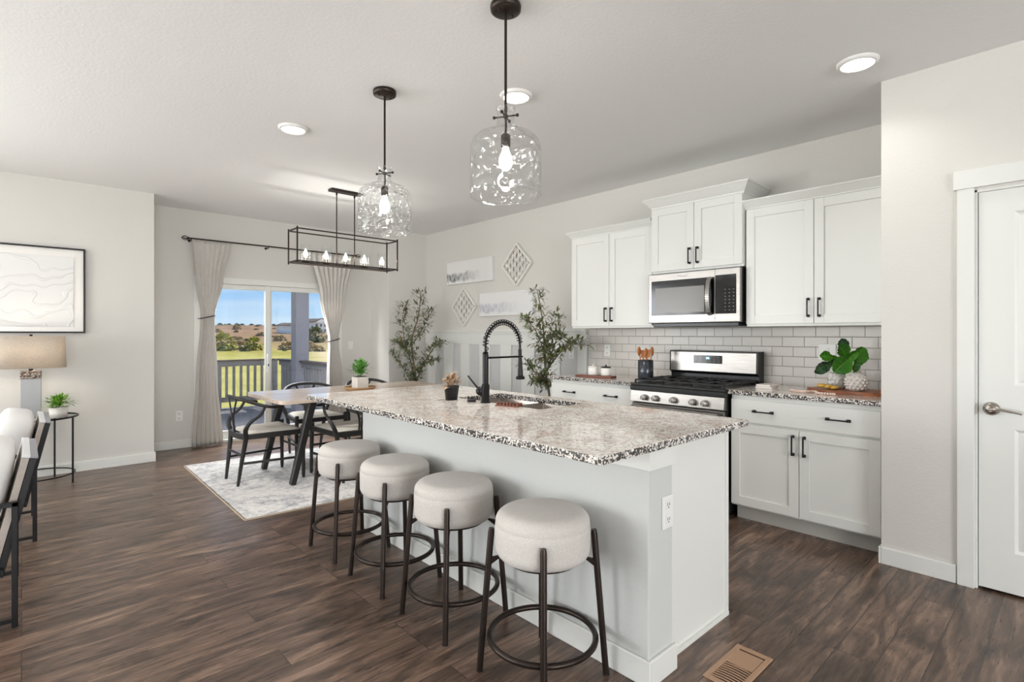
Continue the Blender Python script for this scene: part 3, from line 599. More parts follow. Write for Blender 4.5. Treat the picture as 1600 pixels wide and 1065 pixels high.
# ------------------------------------------------------------------ island
t = thing('kitchen_island', 'grey white kitchen island with granite top and sink', 'island', (1.9, 2.25, 0))
IY1 = 3.345
w = MB(); w.box(1.704, 1.868, 1.10, IY1, 0, .80); w.build('pony_wall', 'island_paint', t, .006, True)
w = MB(); w.box(1.692, 1.880, 1.088, IY1+.012, .80, .883); w.build('apron', 'white_paint', t, .002, True)
w = MB(); w.box(1.690, 1.704, 1.086, IY1, 0, .10); w.box(1.704, 1.882, 1.086, 1.10, 0, .10); w.build('baseboard', 'white_paint', t, .004, True)
w = MB(); w.box(1.868, 2.40, 1.155, 1.90, .10, .883); w.box(1.868, 2.40, 2.68, IY1, .10, .883); w.box(1.868, 1.93, 1.90, 2.68, .10, .883); w.box(2.36, 2.40, 1.90, 2.68, .10, .883); w.box(1.93, 2.36, 1.90, 2.68, .10, .66); w.box(1.868, 2.34, 1.155, IY1, 0, .10); w.build('cabinet_body', 'cabinet_white', t, .001, True)
w = MB(); w.box(1.868, 2.425, 1.145, 1.155, 0, .883); w.box(2.405, 2.432, 1.140, 1.156, .0, .883); w.box(1.882, 2.42, 1.132, 1.145, 0, .018); w.build('end_panel', 'white_paint', t, .0015, True)
for i, (a, b) in enumerate(((1.17, 1.52), (1.525, 1.875), (1.88, 2.29), (2.295, 2.70), (2.705, 3.32))):
    d = MB(); r = .06; xa, xb_ = 2.401, 2.419; d.box(xa, xb_, a, a+r, .12, .86); d.box(xa, xb_, b-r, b, .12, .86); d.box(xa, xb_, a+r, b-r, .12, .12+r); d.box(xa, xb_, a+r, b-r, .86-r, .86); d.box(xa, xb_-.009, a+r, b-r, .12+r, .86-r)
    d.build('door', 'cabinet_white', t, .001, True)
# counter with sink cutout
IX0, IX1, JY0, JY1 = 1.354, 2.441, 1.051, 3.428; SX0, SX1, SY0, SY1 = 1.975, 2.335, 1.93, 2.65
c = MB(); zs = (.884, .914)
def ring(z): return [(IX0, JY0, z), (IX1, JY0, z), (IX1, JY1, z), (IX0, JY1, z)]
def ringi(z): return [(SX0, SY0, z), (SX1, SY0, z), (SX1, SY1, z), (SX0, SY1, z)]
for z in zs: c.add(ring(z)+ringi(z), [(i, (i+1) % 4, 4+(i+1) % 4, 4+i) for i in range(4)])
c.add(ring(zs[0])+ring(zs[1]), [(i, (i+1) % 4, 4+(i+1) % 4, 4+i) for i in range(4)]); c.add(ringi(zs[0])+ringi(zs[1]), [(i, (i+1) % 4, 4+(i+1) % 4, 4+i) for i in range(4)])
bmc = c.build('countertop', 'granite', t, 0, True)
bm = bmesh.new(); bm.from_mesh(bmc.data); bmesh.ops.remove_doubles(bm, verts=bm.verts, dist=1e-5); bmesh.ops.recalc_face_normals(bm, faces=bm.faces); bm.to_mesh(bmc.data); bm.free()
bmc.data.materials.append(MATS['granite_edge'])
for p in bmc.data.polygons:
    if abs(p.normal.z) < .5: p.material_index = 1
bv = bmc.modifiers.new('bevel', 'BEVEL'); bv.width = .004; bv.segments = 2
s = MB(); zb = .70; mid = 2.27
for a, b in ((SY0-.008, mid-.012), (mid+.012, SY1+.008)):
    A = [(SX0-.008, a, .8835), (SX1+.008, a, .8835), (SX1+.008, b, .8835), (SX0-.008, b, .8835)]; B = [(SX0+.03, a+.03, zb), (SX1-.03, a+.03, zb), (SX1-.03, b-.03, zb), (SX0+.03, b-.03, zb)]
    s.add(A+B, [(i, (i+1) % 4, 4+(i+1) % 4, 4+i) for i in range(4)]+[(4, 5, 6, 7)])
    s.lathe([(.001, .003), (.03, .004), (.042, .001)], ((SX0+SX1)/2, (a+b)/2, zb), 20)
s.box(SX0-.008, SX1+.008, mid-.012, mid+.012, .86, .875)
s.build('sink_basin', 'sink_steel', t, .004, True, solid=.0015)
def plate(name, label, kind, face, c, w=.07, h=.115, th=.006, parent=None, holes='outlet'):
    """face: 'x-' faces -X at x=c[0]; 'y-' faces -Y"""
    X = lambda mb, u0, u1, z0, z1, d0, d1: (mb.box(c[0]-d1, c[0]-d0, c[1]+u0, c[1]+u1, c[2]+z0, c[2]+z1) if face == 'x-' else mb.box(c[0]+u0, c[0]+u1, c[1]-d1, c[1]-d0, c[2]+z0, c[2]+z1))
    m_ = MB(); X(m_, -w/2, w/2, -h/2, h/2, 0, th); o = m_.build(name, 'white_plastic', parent, .002, parent is not None)
    if parent is None: tag(o, label, kind)
    if holes == 'outlet':
        for dz in (.028, -.028):
            q = MB(); X(q, -.016, .016, dz-.017, dz+.017, th, th+.0025); r = q.build('socket', 'white_plastic', o, .003, parent is not None)
            q = MB(); X(q, -.008, -.005, dz-.004, dz+.008, th+.0024, th+.003); X(q, .005, .008, dz-.004, dz+.008, th+.0024, th+.003); X(q, -.003, .003, dz-.012, dz-.007, th+.0024, th+.003); q.build('slots', 'slot_dark', o, 0, parent is not None)
    else:
        q = MB(); X(q, -.012, .012, -.03, .03, th, th+.004); q.build('rocker', 'white_plastic', o, .002, parent is not None)
    return o
plate('outlet_plate', 'white outlet plate on the end of the island', 'outlet', 'y-', (1.825, 1.0995, .622), .074, .125)
plate('outlet_plate', 'white outlet plate low on the wall left of the left curtain', 'outlet', 'y-', (1.325, YF, .37))
plate('switch_plate', 'white switch plate right of the right curtain', 'switch', 'y-', (3.41, YF, 1.15), holes='switch')
plate('outlet_plate', 'white outlet plate on the tiles above the canisters', 'outlet', 'x-', (XK-.008, 3.27, 1.143))
plate('switch_plate', 'white double switch plate on the tiles behind the fiddle leaves', 'switch', 'x-', (XK-.008, 1.29, 1.175), .115, .115, holes='switch')
plate('outlet_plate', 'white outlet plate on the wainscot behind the right olive tree', 'outlet', 'x-', (XK-.022 if False else XK-.006, 3.745, 1.10), .07, .115)
# faucet
t = thing('kitchen_faucet', 'tall matte black spring faucet beside the island sink', 'faucet', (1.945, 2.33, .914))
f = MB(); f.lathe([(.03, 0), (.03, .004), (.023, .008), (.023, .10), (.019, .105), (.017, .11), (.017, .27), (.015, .29), (.0001, .29)], (0, 0, 0), 24); f.build('body', 'black_metal', t)
arc = [(0, 0, .27)]+[(.135-.135*math.cos(a), 0, .325+.135*math.sin(a)) for a in [PI*i/24 for i in range(25)]]+[(.27, 0, .27)]
pa = bez(arc, 3); MB().tube(pa, .0065, 8).build('hose', 'black_metal', t)
co = MB(); cc = bez([(0, 0, .275)]+arc[1:-1]+[(.27, 0, .30)], 8); cl = []; turns = 26; L = len(cc)
for i in range(turns*14):
    q = i/(turns*14-1)*(L-1.001); k = int(q); p = cc[k].lerp(cc[k+1], q-k); d = (cc[k+1]-cc[k]).normalized(); u, w_ = frame(d)
    if q/L > .93: break
    a = 2*PI*i/14; cl.append(p+u*math.cos(a)*.0155+Vector((0, 1, 0))*0+w_*math.sin(a)*.0155)
co.tube(cl, .0028, 6); co.build('spring', 'black_metal', t)
MB().tube([(.27, 0, .30), (.272, 0, .245)], .011, 14).tube([(.272, 0, .25), (.274, 0, .14)], [.011, .0165], 16).lathe([(.0165, .14), (.027, .132), (.027, .118), (.001, .116)], (.274, 0, 0), 20).build('spray_head', 'black_metal', t)
MB().tube([(0, 0, .255), (.262, 0, .255)], .006, 10).tube(circ((.271, 0), .015, 20, .255), .005, 8, True).build('support_arm', 'black_metal', t)
hd = MB(); hd.sphere((0, .048, .062), .026, 16, 10); hd.tube([(0, .02, .062), (0, .04, .062)], .016, 14); hd.tube([(-.005, .06, .075), (-.03, .125, .148)], [.006, .0045], 8); hd.build('lever', 'black_metal', t)
tag(MB().lathe([(.0001, .013), (.022, .013), (.025, .01), (.027, 0)], (1.915, 2.42, .914), 20).build('air_switch', 'black_metal', None), 'small round black disposal button on the granite left of the faucet', 'button')
# soap dish: slotted wood
t = thing('soap_dish', 'small slatted wooden soap rest at the sink edge', 'soap dish', (1.945, 2.125, .9145), .35)
q = MB()
for i in range(7): q.box(-.028, .028, -.062+i*.02, -.050+i*.02, .004, .018)
q.build('slats', 'dark_red_wood', t, .001); q = MB(); q.box(-.03, -.02, -.065, .075, 0, .006); q.box(.02, .03, -.065, .075, 0, .006); q.build('rails', 'dark_red_wood', t)
# ------------------------------------------------------------------ bar stools
def stool():
    t = thing('bar_stool', '', 'stool', (0, 0, 0), 0, 'bar stools along the island')
    R = .184; zt, zb_ = .634, .450; r = .045
    prof = [(.0001, zb_), (R-.047, zb_)]+[(R-.042+.041*math.sin(a), zb_+.045-.045*math.cos(a)) for a in [PI/2*i/7 for i in range(8)]]+[(R, zt-.075), (R-.001, zt-.058), (R-.004, zt-.055), (R-.002, zt-.05)]+[(R-.052+.050*math.cos(a), zt-.046+.044*math.sin(a)) for a in [PI/2*i/8 for i in range(1, 9)]]+[(R*.5, zt+.003), (.0001, zt+.006)]
    MB().lathe(prof, (0, 0, 0), 48).build('seat', 'fabric_boucle', t)
    for a in (45, 135, 225, 315):
        A = math.radians(a); d = Vector((math.cos(A), math.sin(A), 0)); top = d*.197+Vector((0, 0, .555)); foot = d*.244
        L = MB(); pts = [foot, foot.lerp(top, .97), top]; L.tube(pts, [.0125, .0125, .010], 14)
        at = lambda z: foot.lerp(top, z/.555)
        p = at(.47); L.prism([], 0, 0) if False else None
        q1, q2, q3 = p-d*.004+Vector((0, 0, -.03)), p-d*.05+Vector((0, 0, -.02)), p-d*.004+Vector((0, 0, -.055)); sd = Vector((-d.y, d.x, 0))*.009
        L.add([q1-sd, q2-sd, q3-sd, q1+sd, q2+sd, q3+sd], [(0, 1, 2), (5, 4, 3), (0, 3, 4, 1), (1, 4, 5, 2), (2, 5, 3, 0)])
        leg = L.build('leg', 'bronze_metal', t); MB().lathe([(.0001, 0), (.013, 0), (.013, .004), (.0001, .004)], foot, 12).build('glide', 'rubber', leg)
    MB().lathe([(.0001, .436), (.13, .436), (.14, .44), (.14, .452), (.0001, .452)], (0, 0, 0), 32).build('seat_base', 'bronze_metal', t)
    MB().tube(circ((0, 0), .203, 56, .148), .0115, 12, True).build('foot_ring', 'bronze_metal', t)
    return t
s0 = stool(); s0.location = (1.478, 1.428, 0); s0['label'] = 'nearest bar stool, at the near end of the island row'
copy_tree(s0, None, (1.480, 2.003, 0), 0, 'second nearest bar stool in the row beside the island')
copy_tree(s0, None, (1.482, 2.537, 0), 0, 'third bar stool from the camera, beside the island')
copy_tree(s0, None, (1.484, 3.083, 0), 0, 'farthest bar stool, closest to the dining rug')
# ------------------------------------------------------------------ rug
r = MB(); P = [(1.149, 4.0), (3.52, 3.87), (3.56, 5.93), (1.18, 6.04)]; r.prism(P, .0005, .0095)
rg = r.build('area_rug', 'rug_wool', None, .002); tag(rg, 'distressed grey and cream rug under the dining table', 'rug')
e_ = MB()
for i in range(4):
    a, b = P[i], P[(i+1) % 4]; e_.bar((*a, .005), (*b, .005), .012, .009)
e_.build('binding', 'rug_edge', rg)
RZ = .0105
tag(MB().prism([(-4.6, -1.2), (-.95, -1.2), (-.95, 4.9), (-4.6, 4.9)], .0005, .012).build('area_rug', 'rug_cream', None, .002), 'large pale cream rug in the living area left of the camera', 'rug')  # pale rug added out of view to bounce window light onto the ceiling
# ------------------------------------------------------------------ dining table
t = thing('dining_table', 'long dining table with light wood top and splayed black legs', 'table', (2.5, 5.0, RZ))
hx, hy, rr = .92, .475, .07
poly = []
for cx, cy, a0 in ((hx-rr, hy-rr, 0), (-hx+rr, hy-rr, 90), (-hx+rr, -hy+rr, 180), (hx-rr, -hy+rr, 270)):
    for i in range(7): a = math.radians(a0+15*i); poly.append((cx+rr*math.cos(a), cy+rr*math.sin(a)))
MB().prism(poly, .705, .738).build('tabletop', 'table_wood', t, .005)
for sx in (-1, 1):
    for sy in (-1, 1):
        MB().bar((sx*.79, sy*.365, 0), (sx*.62, sy*.365, .704), .05, .05, (1, 0, 0), .075, .065).build('leg', 'black_wood', t, .008)
    box(sx*.62-.04, sx*.62+.04, -.36, .36, .66, .704).build('crossbar', 'black_wood', t, .004)
# ------------------------------------------------------------------ wishbone chairs (front = +X)
def wchair():
    t = thing('dining_chair', '', 'chair', (0, 0, 0), 0, 'wishbone chairs around the dining table')
    zs_ = .415
    for s in (-1, 1):
        MB().tube(bez([(.25, s*.255, 0), (.248, s*.255, .2), (.245, s*.25, .44), (.244, s*.25, .465)], 4), [.012]+[.016]*4+[.019]*6+[.014]*2, 12).build('front_leg', 'black_wood', t)
        pts = bez([(-.275, s*.165, 0), (-.25, s*.18, .2), (-.225, s*.205, .40), (-.235, s*.235, .48), (-.205, s*.26, .545), (-.13, s*.272, .60), (-.09, s*.268, .665)], 5)
        k = len(pts); MB().tube(pts, [.012+.008*math.sin(PI*min(1, i/(k*.75))) for i in range(k)], 12).build('back_leg', 'black_wood', t)
        MB().tube([(-.235, s*.19, .19), (.247, s*.255, .19)], .011, 10).build('stretcher', 'black_wood', t)
        MB().bar((-.225, s*.2, zs_), (.245, s*.248, zs_), .026, .045).build('seat_rail', 'black_wood', t, .006)
    MB().tube([(.247, -.25, .26), (.247, .25, .26)], .010, 10).build('stretcher', 'black_wood', t); MB().tube([(-.25, -.17, .26), (-.25, .17, .26)], .010, 10).build('stretcher', 'black_wood', t)
    MB().bar((.245, -.25, zs_), (.245, .25, zs_), .026, .045).build('seat_rail', 'black_wood', t, .006)
    bk = bez([(-.222, -.205, zs_), (-.245, -.1, zs_), (-.252, 0, zs_), (-.245, .1, zs_), (-.222, .205, zs_)], 4); q = MB()
    for i in range(len(bk)-1): q.bar(bk[i], bk[i+1], .026, .045)
    q.build('seat_rail', 'black_wood', t)
    c = MB(); n = 14; vs = []; 
    for i in range(n+1):
        for j in range(n+1):
            u, v_ = i/n, j/n; x = -.215+.445*u; hw = .19+.05*u; y = (2*v_-1)*hw; e1 = min(u, 1-u, v_, 1-v_); z = .437+.03*min(1, (e1/.16))**.5-.008*math.sin(PI*u)*math.sin(PI*v_)
            vs.append((x, y, z))
    c.add(vs, [(i*(n+1)+j, i*(n+1)+j+1, (i+1)*(n+1)+j+1, (i+1)*(n+1)+j) for i in range(n) for j in range(n)], True); c.build('seat', 'seat_fabric', t)
    R_ = bez([(.03, -.285, .655), (-.06, -.283, .668), (-.16, -.25, .70), (-.245, -.16, .735), (-.285, 0, .748), (-.245, .16, .735), (-.16, .25, .70), (-.06, .283, .668), (.03, .285, .655)], 6)
    k = len(R_); q = MB(); q.tube(R_, [.014+.010*abs(math.sin(PI*i/(k-1)))**.5 for i in range(k)], 12, flat=.65); q.build('top_rail', 'black_wood', t)
    q = MB(); 
    q.tube(bez([(-.25, .012, .43), (-.262, .012, .52), (-.27, .035, .60), (-.268, .10, .728)], 5), .010, 8, flat=.7); q.tube(bez([(-.25, -.012, .43), (-.262, -.012, .52), (-.27, -.035, .60), (-.268, -.10, .728)], 5), .010, 8, flat=.7)
    q.build('splat', 'black_wood', t); return t
c0 = wchair(); c0.location = (1.625, 5.075, RZ); c0.rotation_euler = (0, 0, .02); c0['label'] = 'black wishbone chair at the left head of the dining table'
copy_tree(c0, None, (2.30, 5.625, RZ), -PI/2-.06, 'black wishbone chair on the far side of the table, in front of the glass door')
copy_tree(c0, None, (3.02, 5.66, RZ), -PI/2, 'far side wishbone chair behind the potted plant, only rail visible')
copy_tree(c0, None, (2.235, 4.66, RZ), PI/2-.04, 'black wishbone chair on the near side of the table, beside the farthest stool')
copy_tree(c0, None, (2.98, 4.64, RZ), PI/2, 'near side wishbone chair hidden behind the island')
# ------------------------------------------------------------------ plants
def tuft(mb, c, R, hgt, n, L, w, spread=1.0, z0=0, jit=.5):
    c = Vector(c)
    for i in range(n):
        a = random.uniform(0, 2*PI); el = random.uniform(.05, 1)**.6*PI/2; rr_ = random.uniform(.15, 1)
        d = Vector((math.cos(a)*math.cos(el)*spread, math.sin(a)*math.cos(el)*spread, math.sin(el)*.9+.05))
        p = c+Vector((d.x*R*rr_, d.y*R*rr_, z0+d.z*hgt*rr_)); dd = (d+Vector([random.uniform(-jit, jit) for _ in range(3)])).normalized()
        mb.leaf(p, dd, (0, 0, 1), L*random.uniform(.7, 1.3), w, .3, .2, 3)
random.seed(3)
t = thing('potted_plant', 'small green plant in a square white pot on the dining table', 'plant', (2.47, 4.90, RZ+.738+.024))
q = MB(); q.box(-.06, .06, -.06, .06, 0, .11); q.build('pot', 'ceramic_matte', t, .004); box(-.05, .05, -.05, .05, .111, .114).build('soil', 'soil', t)
q = MB(); tuft(q, (0, 0, .12), .11, .15, 230, .05, .018, 1.1); q.build('foliage', 'herb_leaf', t)
q = MB()
for i in range(12): a = i*2.4; q.tube([(0, 0, .113), (.07*math.cos(a), .07*math.sin(a), .19)], .0015, 5)
q.build('stems', 'herb_leaf', t)
t = thing('wicker_tray', 'round woven tray under the potted plant on the table', 'tray', (2.47, 4.90, RZ+.7385))
q = MB(); q.lathe([(.0001, .008), (.125, .008), (.125, 0), (.0001, 0)], (0, 0, .001), 32)
for k in range(4): q.tube(circ((0, 0), .128+.008*k, 40, .008+.008*k), .006, 6, True)
q.build('basket', 'wicker', t)
random.seed(9)
t = thing('potted_plant', 'bushy lime green plant in white pot on the glass end table', 'plant', (.235, 6.045, .5875))
q = MB(); q.lathe([(.0001, 0), (.06, 0), (.066, .085), (.058, .085), (.056, .07), (.0001, .07)], (0, 0, 0), 4 if False else 24); q.build('pot', 'ceramic_matte', t)
q = MB(); tuft(q, (0, 0, .08), .10, .10, 420, .038, .012, 1.2); q.build('foliage', 'fern_leaf', t)
random.seed(21)
t = thing('potted_plant', 'dried tan succulent in a small black pot on the island', 'plant', (1.885, 2.575, .9145))
q = MB(); q.lathe([(.0001, 0), (.035, 0), (.045, .075), (.047, .075), (.047, .083), (.04, .083), (.038, .07), (.0001, .07)], (0, 0, 0), 24); q.build('pot', 'black_pot', t)
q = MB(); tuft(q, (0, 0, .07), .055, .075, 110, .04, .022, 1.0, 0, .7); q.build('foliage', 'rust_leaf', t)
# olive trees
def olive(label, loc, height, seed, shape, potlabel=None):
    random.seed(seed); t = thing('olive_tree', label, 'plant', loc)
    p = MB(); p.lathe([(.0001, 0), (.13, 0), (.17, .26), (.16, .26), (.15, .22), (.0001, .22)], (0, 0, 0), 28); p.build('pot', 'ceramic_matte', t)
    MB().lathe([(.0001, .225), (.149, .225)], (0, 0, 0), 24).build('soil', 'soil', t)
    tr = MB(); lf = MB(); lf2 = MB()
    for (pts, r0) in shape:
        path = bez(pts, 6); k = len(path); tr.tube(path, [max(.0022, r0*(1-.8*i/k)) for i in range(k)], 8)
        start = .35 if r0 > .01 else .12
        for i in range(int(k*start), k):
            for _ in range(shape_density):
                pz = path[i]; a = random.uniform(0, 2*PI); out = Vector((math.cos(a), math.sin(a), random.uniform(-.1, .9))).normalized(); L = random.uniform(.03, .12)
                e2 = pz+out*L; wx, wy = e2.x+loc[0], e2.y+loc[1]
                if wx > 4.22 or wy > 6.43 or (wx > 3.56 and wy < 3.55 and e2.z < 1.0) or (wx > 3.86 and wy < 3.55 and e2.z > 1.3): continue
                tr.tube([pz, e2], .0013, 4, cap=False)
                for q in range(3):
                    dd = (out+Vector([random.uniform(-.8, .8) for _ in range(3)])).normalized(); (lf if random.random() < .8 else lf2).leaf(pz.lerp(e2, random.uniform(.3, 1)), dd, (0, 0, 1), random.uniform(.045, .085), random.uniform(.014, .022), .2, .2, 3)
    tr.build('trunk', 'bark', t); lf.build('foliage', 'olive_leaf', t); lf2.build('foliage', 'olive_leaf_warm', t)
shape_density = 5
# left tree: camera-right direction is (.735,-.678)
def cr_(a, b, z): return (a*.735+b*.678, -a*.678+b*.735, z)  # a: to camera right, b: away
Z = lambda z: z
olive('tall faux olive tree in the corner left of the wainscot', (3.80, 6.02, 0), 1.9, 4, [
    ([(0, 0, .2), cr_(.02, 0, .7), cr_(-.03, 0, 1.2), cr_(.06, .0, 1.55), cr_(.09, 0, 1.86)], .018),
    ([(0, 0, .5), cr_(-.03, .05, .85), cr_(-.12, .0, 1.2), cr_(-.15, 0, 1.5), cr_(-.12, 0, 1.68)], .010),
    ([cr_(.0, 0, .6), cr_(.12, 0, .9), cr_(.26, 0, 1.12), cr_(.36, 0, 1.2)], .009),
    ([cr_(.0, 0, .65), cr_(.16, -.05, .92), cr_(.3, -.05, .96)], .006),
    ([cr_(.0, 0, .6), cr_(-.14, 0, .85), cr_(-.26, 0, 1.05)], .008),
    ([cr_(.0, 0, 1.2), cr_(.12, .05, 1.4), cr_(.2, .05, 1.62)], .007),
    ([cr_(-.02, 0, 1.0), cr_(-.12, -.1, 1.15), cr_(-.22, -.1, 1.2)], .006)])
olive('tall faux olive tree behind the faucet, in front of the wainscot', (3.96, 3.735, 0), 1.8, 8, [
    ([(0, 0, .2), cr_(.01, 0, .6), cr_(-.04, 0, 1.0), cr_(-.06, 0, 1.4), cr_(-.12, .0, 1.76)], .017),
    ([cr_(-.03, 0, .92), cr_(.09, -.08, 1.10), cr_(.19, -.16, 1.20), cr_(.29, -.24, 1.20)], .009),
    ([cr_(-.03, 0, 1.0), cr_(.08, .05, 1.25), cr_(.06, .0, 1.5)], .008),
    ([cr_(-.04, 0, 1.1), cr_(-.14, 0, 1.35), cr_(-.24, 0, 1.45)], .008),
    ([cr_(-.0, 0, .75), cr_(-.12, -.05, .9), cr_(-.24, -.05, 1.0)], .005),
    ([cr_(0, 0, .78), cr_(-.08, -.08, .85), cr_(-.16, -.05, .80)], .004),
    ([cr_(-.05, 0, 1.2), cr_(.05, -.1, 1.3), cr_(.16, -.1, 1.28)], .006),
    ([cr_(-.05, 0, 1.05), cr_(-.02, -.1, 1.15), cr_(.04, -.12, 1.05)], .006)])
# ------------------------------------------------------------------ counter objects
CZ = .9142
t = thing('serving_board', 'long dark wood serving board under the two canisters', 'board', (3.83, 3.01, CZ), .2)
q = MB(); q.box(-.06, .06, -.16, .12, 0, .018); q.bar((0, .12, .009), (0, .22, .009), .035, .018); q.build('board', 'dark_red_wood', t, .004)
def canister(label, loc, lid):
    t = thing('canister', label, 'canister', loc, 0, 'canisters on the serving board')
    MB().lathe([(.0001, 0), (.042, 0), (.047, .01), (.047, .062), (.043, .07), (.0001, .07)], (0, 0, 0), 28).build('jar', 'ceramic_white', t)
    MB().lathe([(.0001, .086), (.006, .086), (.008, .094), (.0001, .1)], (0, 0, 0), 14).lathe([(.001, .07), (.045, .07), (.045, .077), (.02, .083), (.005, .084), (.0001, .086)], (0, 0, 0), 28).build('lid', lid, t)
canister('white canister with white lid, left one on the serving board', (3.835, 3.065, CZ+.0185), 'ceramic_white')
canister('white canister with black lid and knob, right one on the serving board', (3.85, 2.93, CZ+.0185), 'black_pot')
t = thing('utensil_crock', 'dark glazed crock on the counter beside the range', 'crock', (3.975, 2.60, CZ))
MB().lathe([(.0001, .001), (.062, .0), (.066, .006), (.066, .165), (.06, .168), (.058, .16), (.058, .02), (.0001, .02)], (0, 0, 0), 36).build('crock', 'crock_glaze', t)
random.seed(2)
for i, (a, lean, L, hd) in enumerate(((2.2, .05, .25, 'oval'), (1.2, .03, .23, 'flat'), (3.8, .045, .24, 'oval'), (-1.0, .05, .25, 'oval'), (.1, .035, .235, 'flat'))):
    t = thing('wooden_spoon', 'wooden cooking utensil standing in the dark crock', 'utensil', (3.975, 2.60, CZ+.022), 0, 'wooden utensils in the crock')
    b = Vector((math.cos(a)*.02, math.sin(a)*.02, 0)); e2 = Vector((math.cos(a)*lean, math.sin(a)*lean, L-.06)); q = MB(); q.tube([b, e2], .005, 8)
    q.build('handle', 'spoon_wood', t); q = MB(); top = e2+(e2-b).normalized()*.03
    if hd == 'oval': q.sphere(top, .027, 14, 8, .9, .35, 1.5)
    else: q.bar(e2-(e2-b)*.05, top+(e2-b).normalized()*.03, .045, .007, (1, .3, 0))
    q.build('bowl', 'spoon_wood', t, .002 if hd == 'flat' else 0)
t = thing('book', 'lower pale book stacked right of the range', 'book', (3.99, 1.585, CZ), .12, 'pale books beside the range'); q = MB(); q.box(-.09, .09, -.055, .055, 0, .014); q.build('cover', 'book_white', t, .002); box(-.088, .088, -.053, .056, .003, .011).build('pages', 'ceramic_matte', t)
t = thing('book', 'upper pale book stacked right of the range', 'book', (3.995, 1.58, CZ+.0145), -.05, 'pale books beside the range'); q = MB(); q.box(-.08, .08, -.05, .05, 0, .013); q.build('cover', 'book_white', t, .002); box(-.078, .078, -.048, .051, .003, .010).build('pages', 'ceramic_matte', t)
t = thing('cutting_board', 'round live edge wooden board under the vase', 'board', (4.03, 1.08, CZ)); random.seed(7)
q = MB(); q.prism([((.16+.012*math.sin(3*a+1)+.008*math.sin(7*a))*math.cos(a), (.235+.012*math.sin(5*a))*math.sin(a)) for a in [2*PI*i/48 for i in range(48)]], 0, .022, smooth=True); q.build('board', 'board_wood', t, .003)
t = thing('hobnail_vase', 'round white hobnail vase holding fiddle leaves', 'vase', (3.985, 1.02, CZ+.0225))
q = MB(); q.lathe([(.0001, 0), (.036, 0), (.054, .02), (.062, .05), (.059, .085), (.042, .108), (.024, .118), (.026, .132), (.019, .132), (.017, .115), (.0001, .11)], (0, 0, 0), 36)
for j, (z, r) in enumerate(((.018, .053), (.036, .060), (.055, .0625), (.074, .060), (.092, .051))):
    for i in range(14): a = 2*PI*(i+.5*(j % 2))/14; q.sphere((r*math.cos(a), r*math.sin(a), z), .0085, 8, 5)
q.build('body', 'ceramic_matte', t)
LV = MB(); LD = MB(); ST = MB(); VN = MB()
def big_leaf(mb, p, d, up, L, w, bend, ph):
    p = Vector(p); d = Vector(d).normalized(); u = d.cross(Vector(up)).normalized(); n = u.cross(d).normalized(); R_, C_ = 16, 8; vs = []
    out = lambda t_: max(.02, math.sin(PI*min(1, t_*.985))**.55*(.50+.62*t_-.30*math.exp(-((t_-.36)/.14)**2)))
    def P(t_, c_): return p+d*L*t_-n*bend*L*t_*t_+u*w/2*out(t_)*c_*(1+.04*math.sin(t_*23+ph))+n*w*(.13*abs(c_)+.045*math.cos(2*PI*(t_*7-abs(c_)*1.6))*abs(c_)+.05*math.sin(t_*6+ph)*c_)
    for i in range(R_+1):
        for j in range(C_+1): vs.append(P(i/R_, j/C_*2-1))
    mb.add(vs, [(i*(C_+1)+j, i*(C_+1)+j+1, (i+1)*(C_+1)+j+1, (i+1)*(C_+1)+j) for i in range(R_) for j in range(C_)], True)
    VN.tube([P(i/10, 0)+n*.0008 for i in range(10)], .0013, 5)
    for k in range(1, 6):
        for sg in (-1, 1): VN.tube([P(k/7+.10*c_, sg*c_)+n*.0008 for c_ in (0, .3, .6, .9)], .0007, 4)
def V(a, b, z): return Vector(cr_(a, b, z))
for (a, z, da, dz, L, wd, dk, bb_) in ((-.075, .225, -.1, 1, .115, .09, 1, .02), (-.1, .205, -1, .22, .12, .078, 0, .04), (-.095, .20, -.82, -.45, .17, .085, 1, .06), (-.02, .255, -.72, -.62, .20, .125, 0, -.03), (-.035, .12, .32, .95, .175, .105, 0, -.02), (-.035, .215, .05, 1, .085, .05, 1, .05), (-.05, .19, -.5, .8, .13, .10, 0, .0)):
    p0 = V(a, bb_, z); d = V(da, -.12, dz); big_leaf(LD if dk else LV, p0, d, V(0, -1, .3) if not dk else V(.25, -1, .1), L, wd*1.1, .10, a*40); ST.tube([(0, 0, .115), p0*.5+Vector((0, 0, .07)), p0], .0028, 6)
LV.build('leaves', 'fiddle_leaf', t, ); LD.build('leaves', 'fiddle_dark', t); VN.build('veins', 'fiddle_vein', t); ST.build('stems', 'bark', t)
tag(MB().lathe([(.0001, 0), (.05, 0), (.053, .004), (.053, .105), (.048, .105), (.047, .01), (.0001, .01)], (4.09, 1.165, CZ+.0225), 32).build('ceramic_cup', 'marbled_ceramic', None), 'speckled white ceramic cup behind the hobnail vase', 'cup')
t = thing('yellow_slices', 'yellow slices on the board beside the vase', 'food', (3.965, 1.175, CZ+.0225), .3)
for i in range(3): q = MB(); q.sphere((0, -.03+i*.035, .014+.005*i), .04, 14, 6, 1.1, .8, .35); q.build('slice', 'yellow_soap', t)
t = thing('bead_garland', 'pale wooden bead garland lying on the counter by the board', 'garland', (3.85, 1.25, CZ))
q = MB(); gp = bez([(.02, .13, .009), (-.03, .05, .009), (.03, -.02, .009), (-.05, -.06, .009), (-.06, -.16, .009)], 7)
MB().tube(gp, .001, 5).build('string', 'cord_dark', t)
for i, p in enumerate(gp): q.sphere(p, .0085, 10, 6)
q.build('beads', 'bead_pink', t)
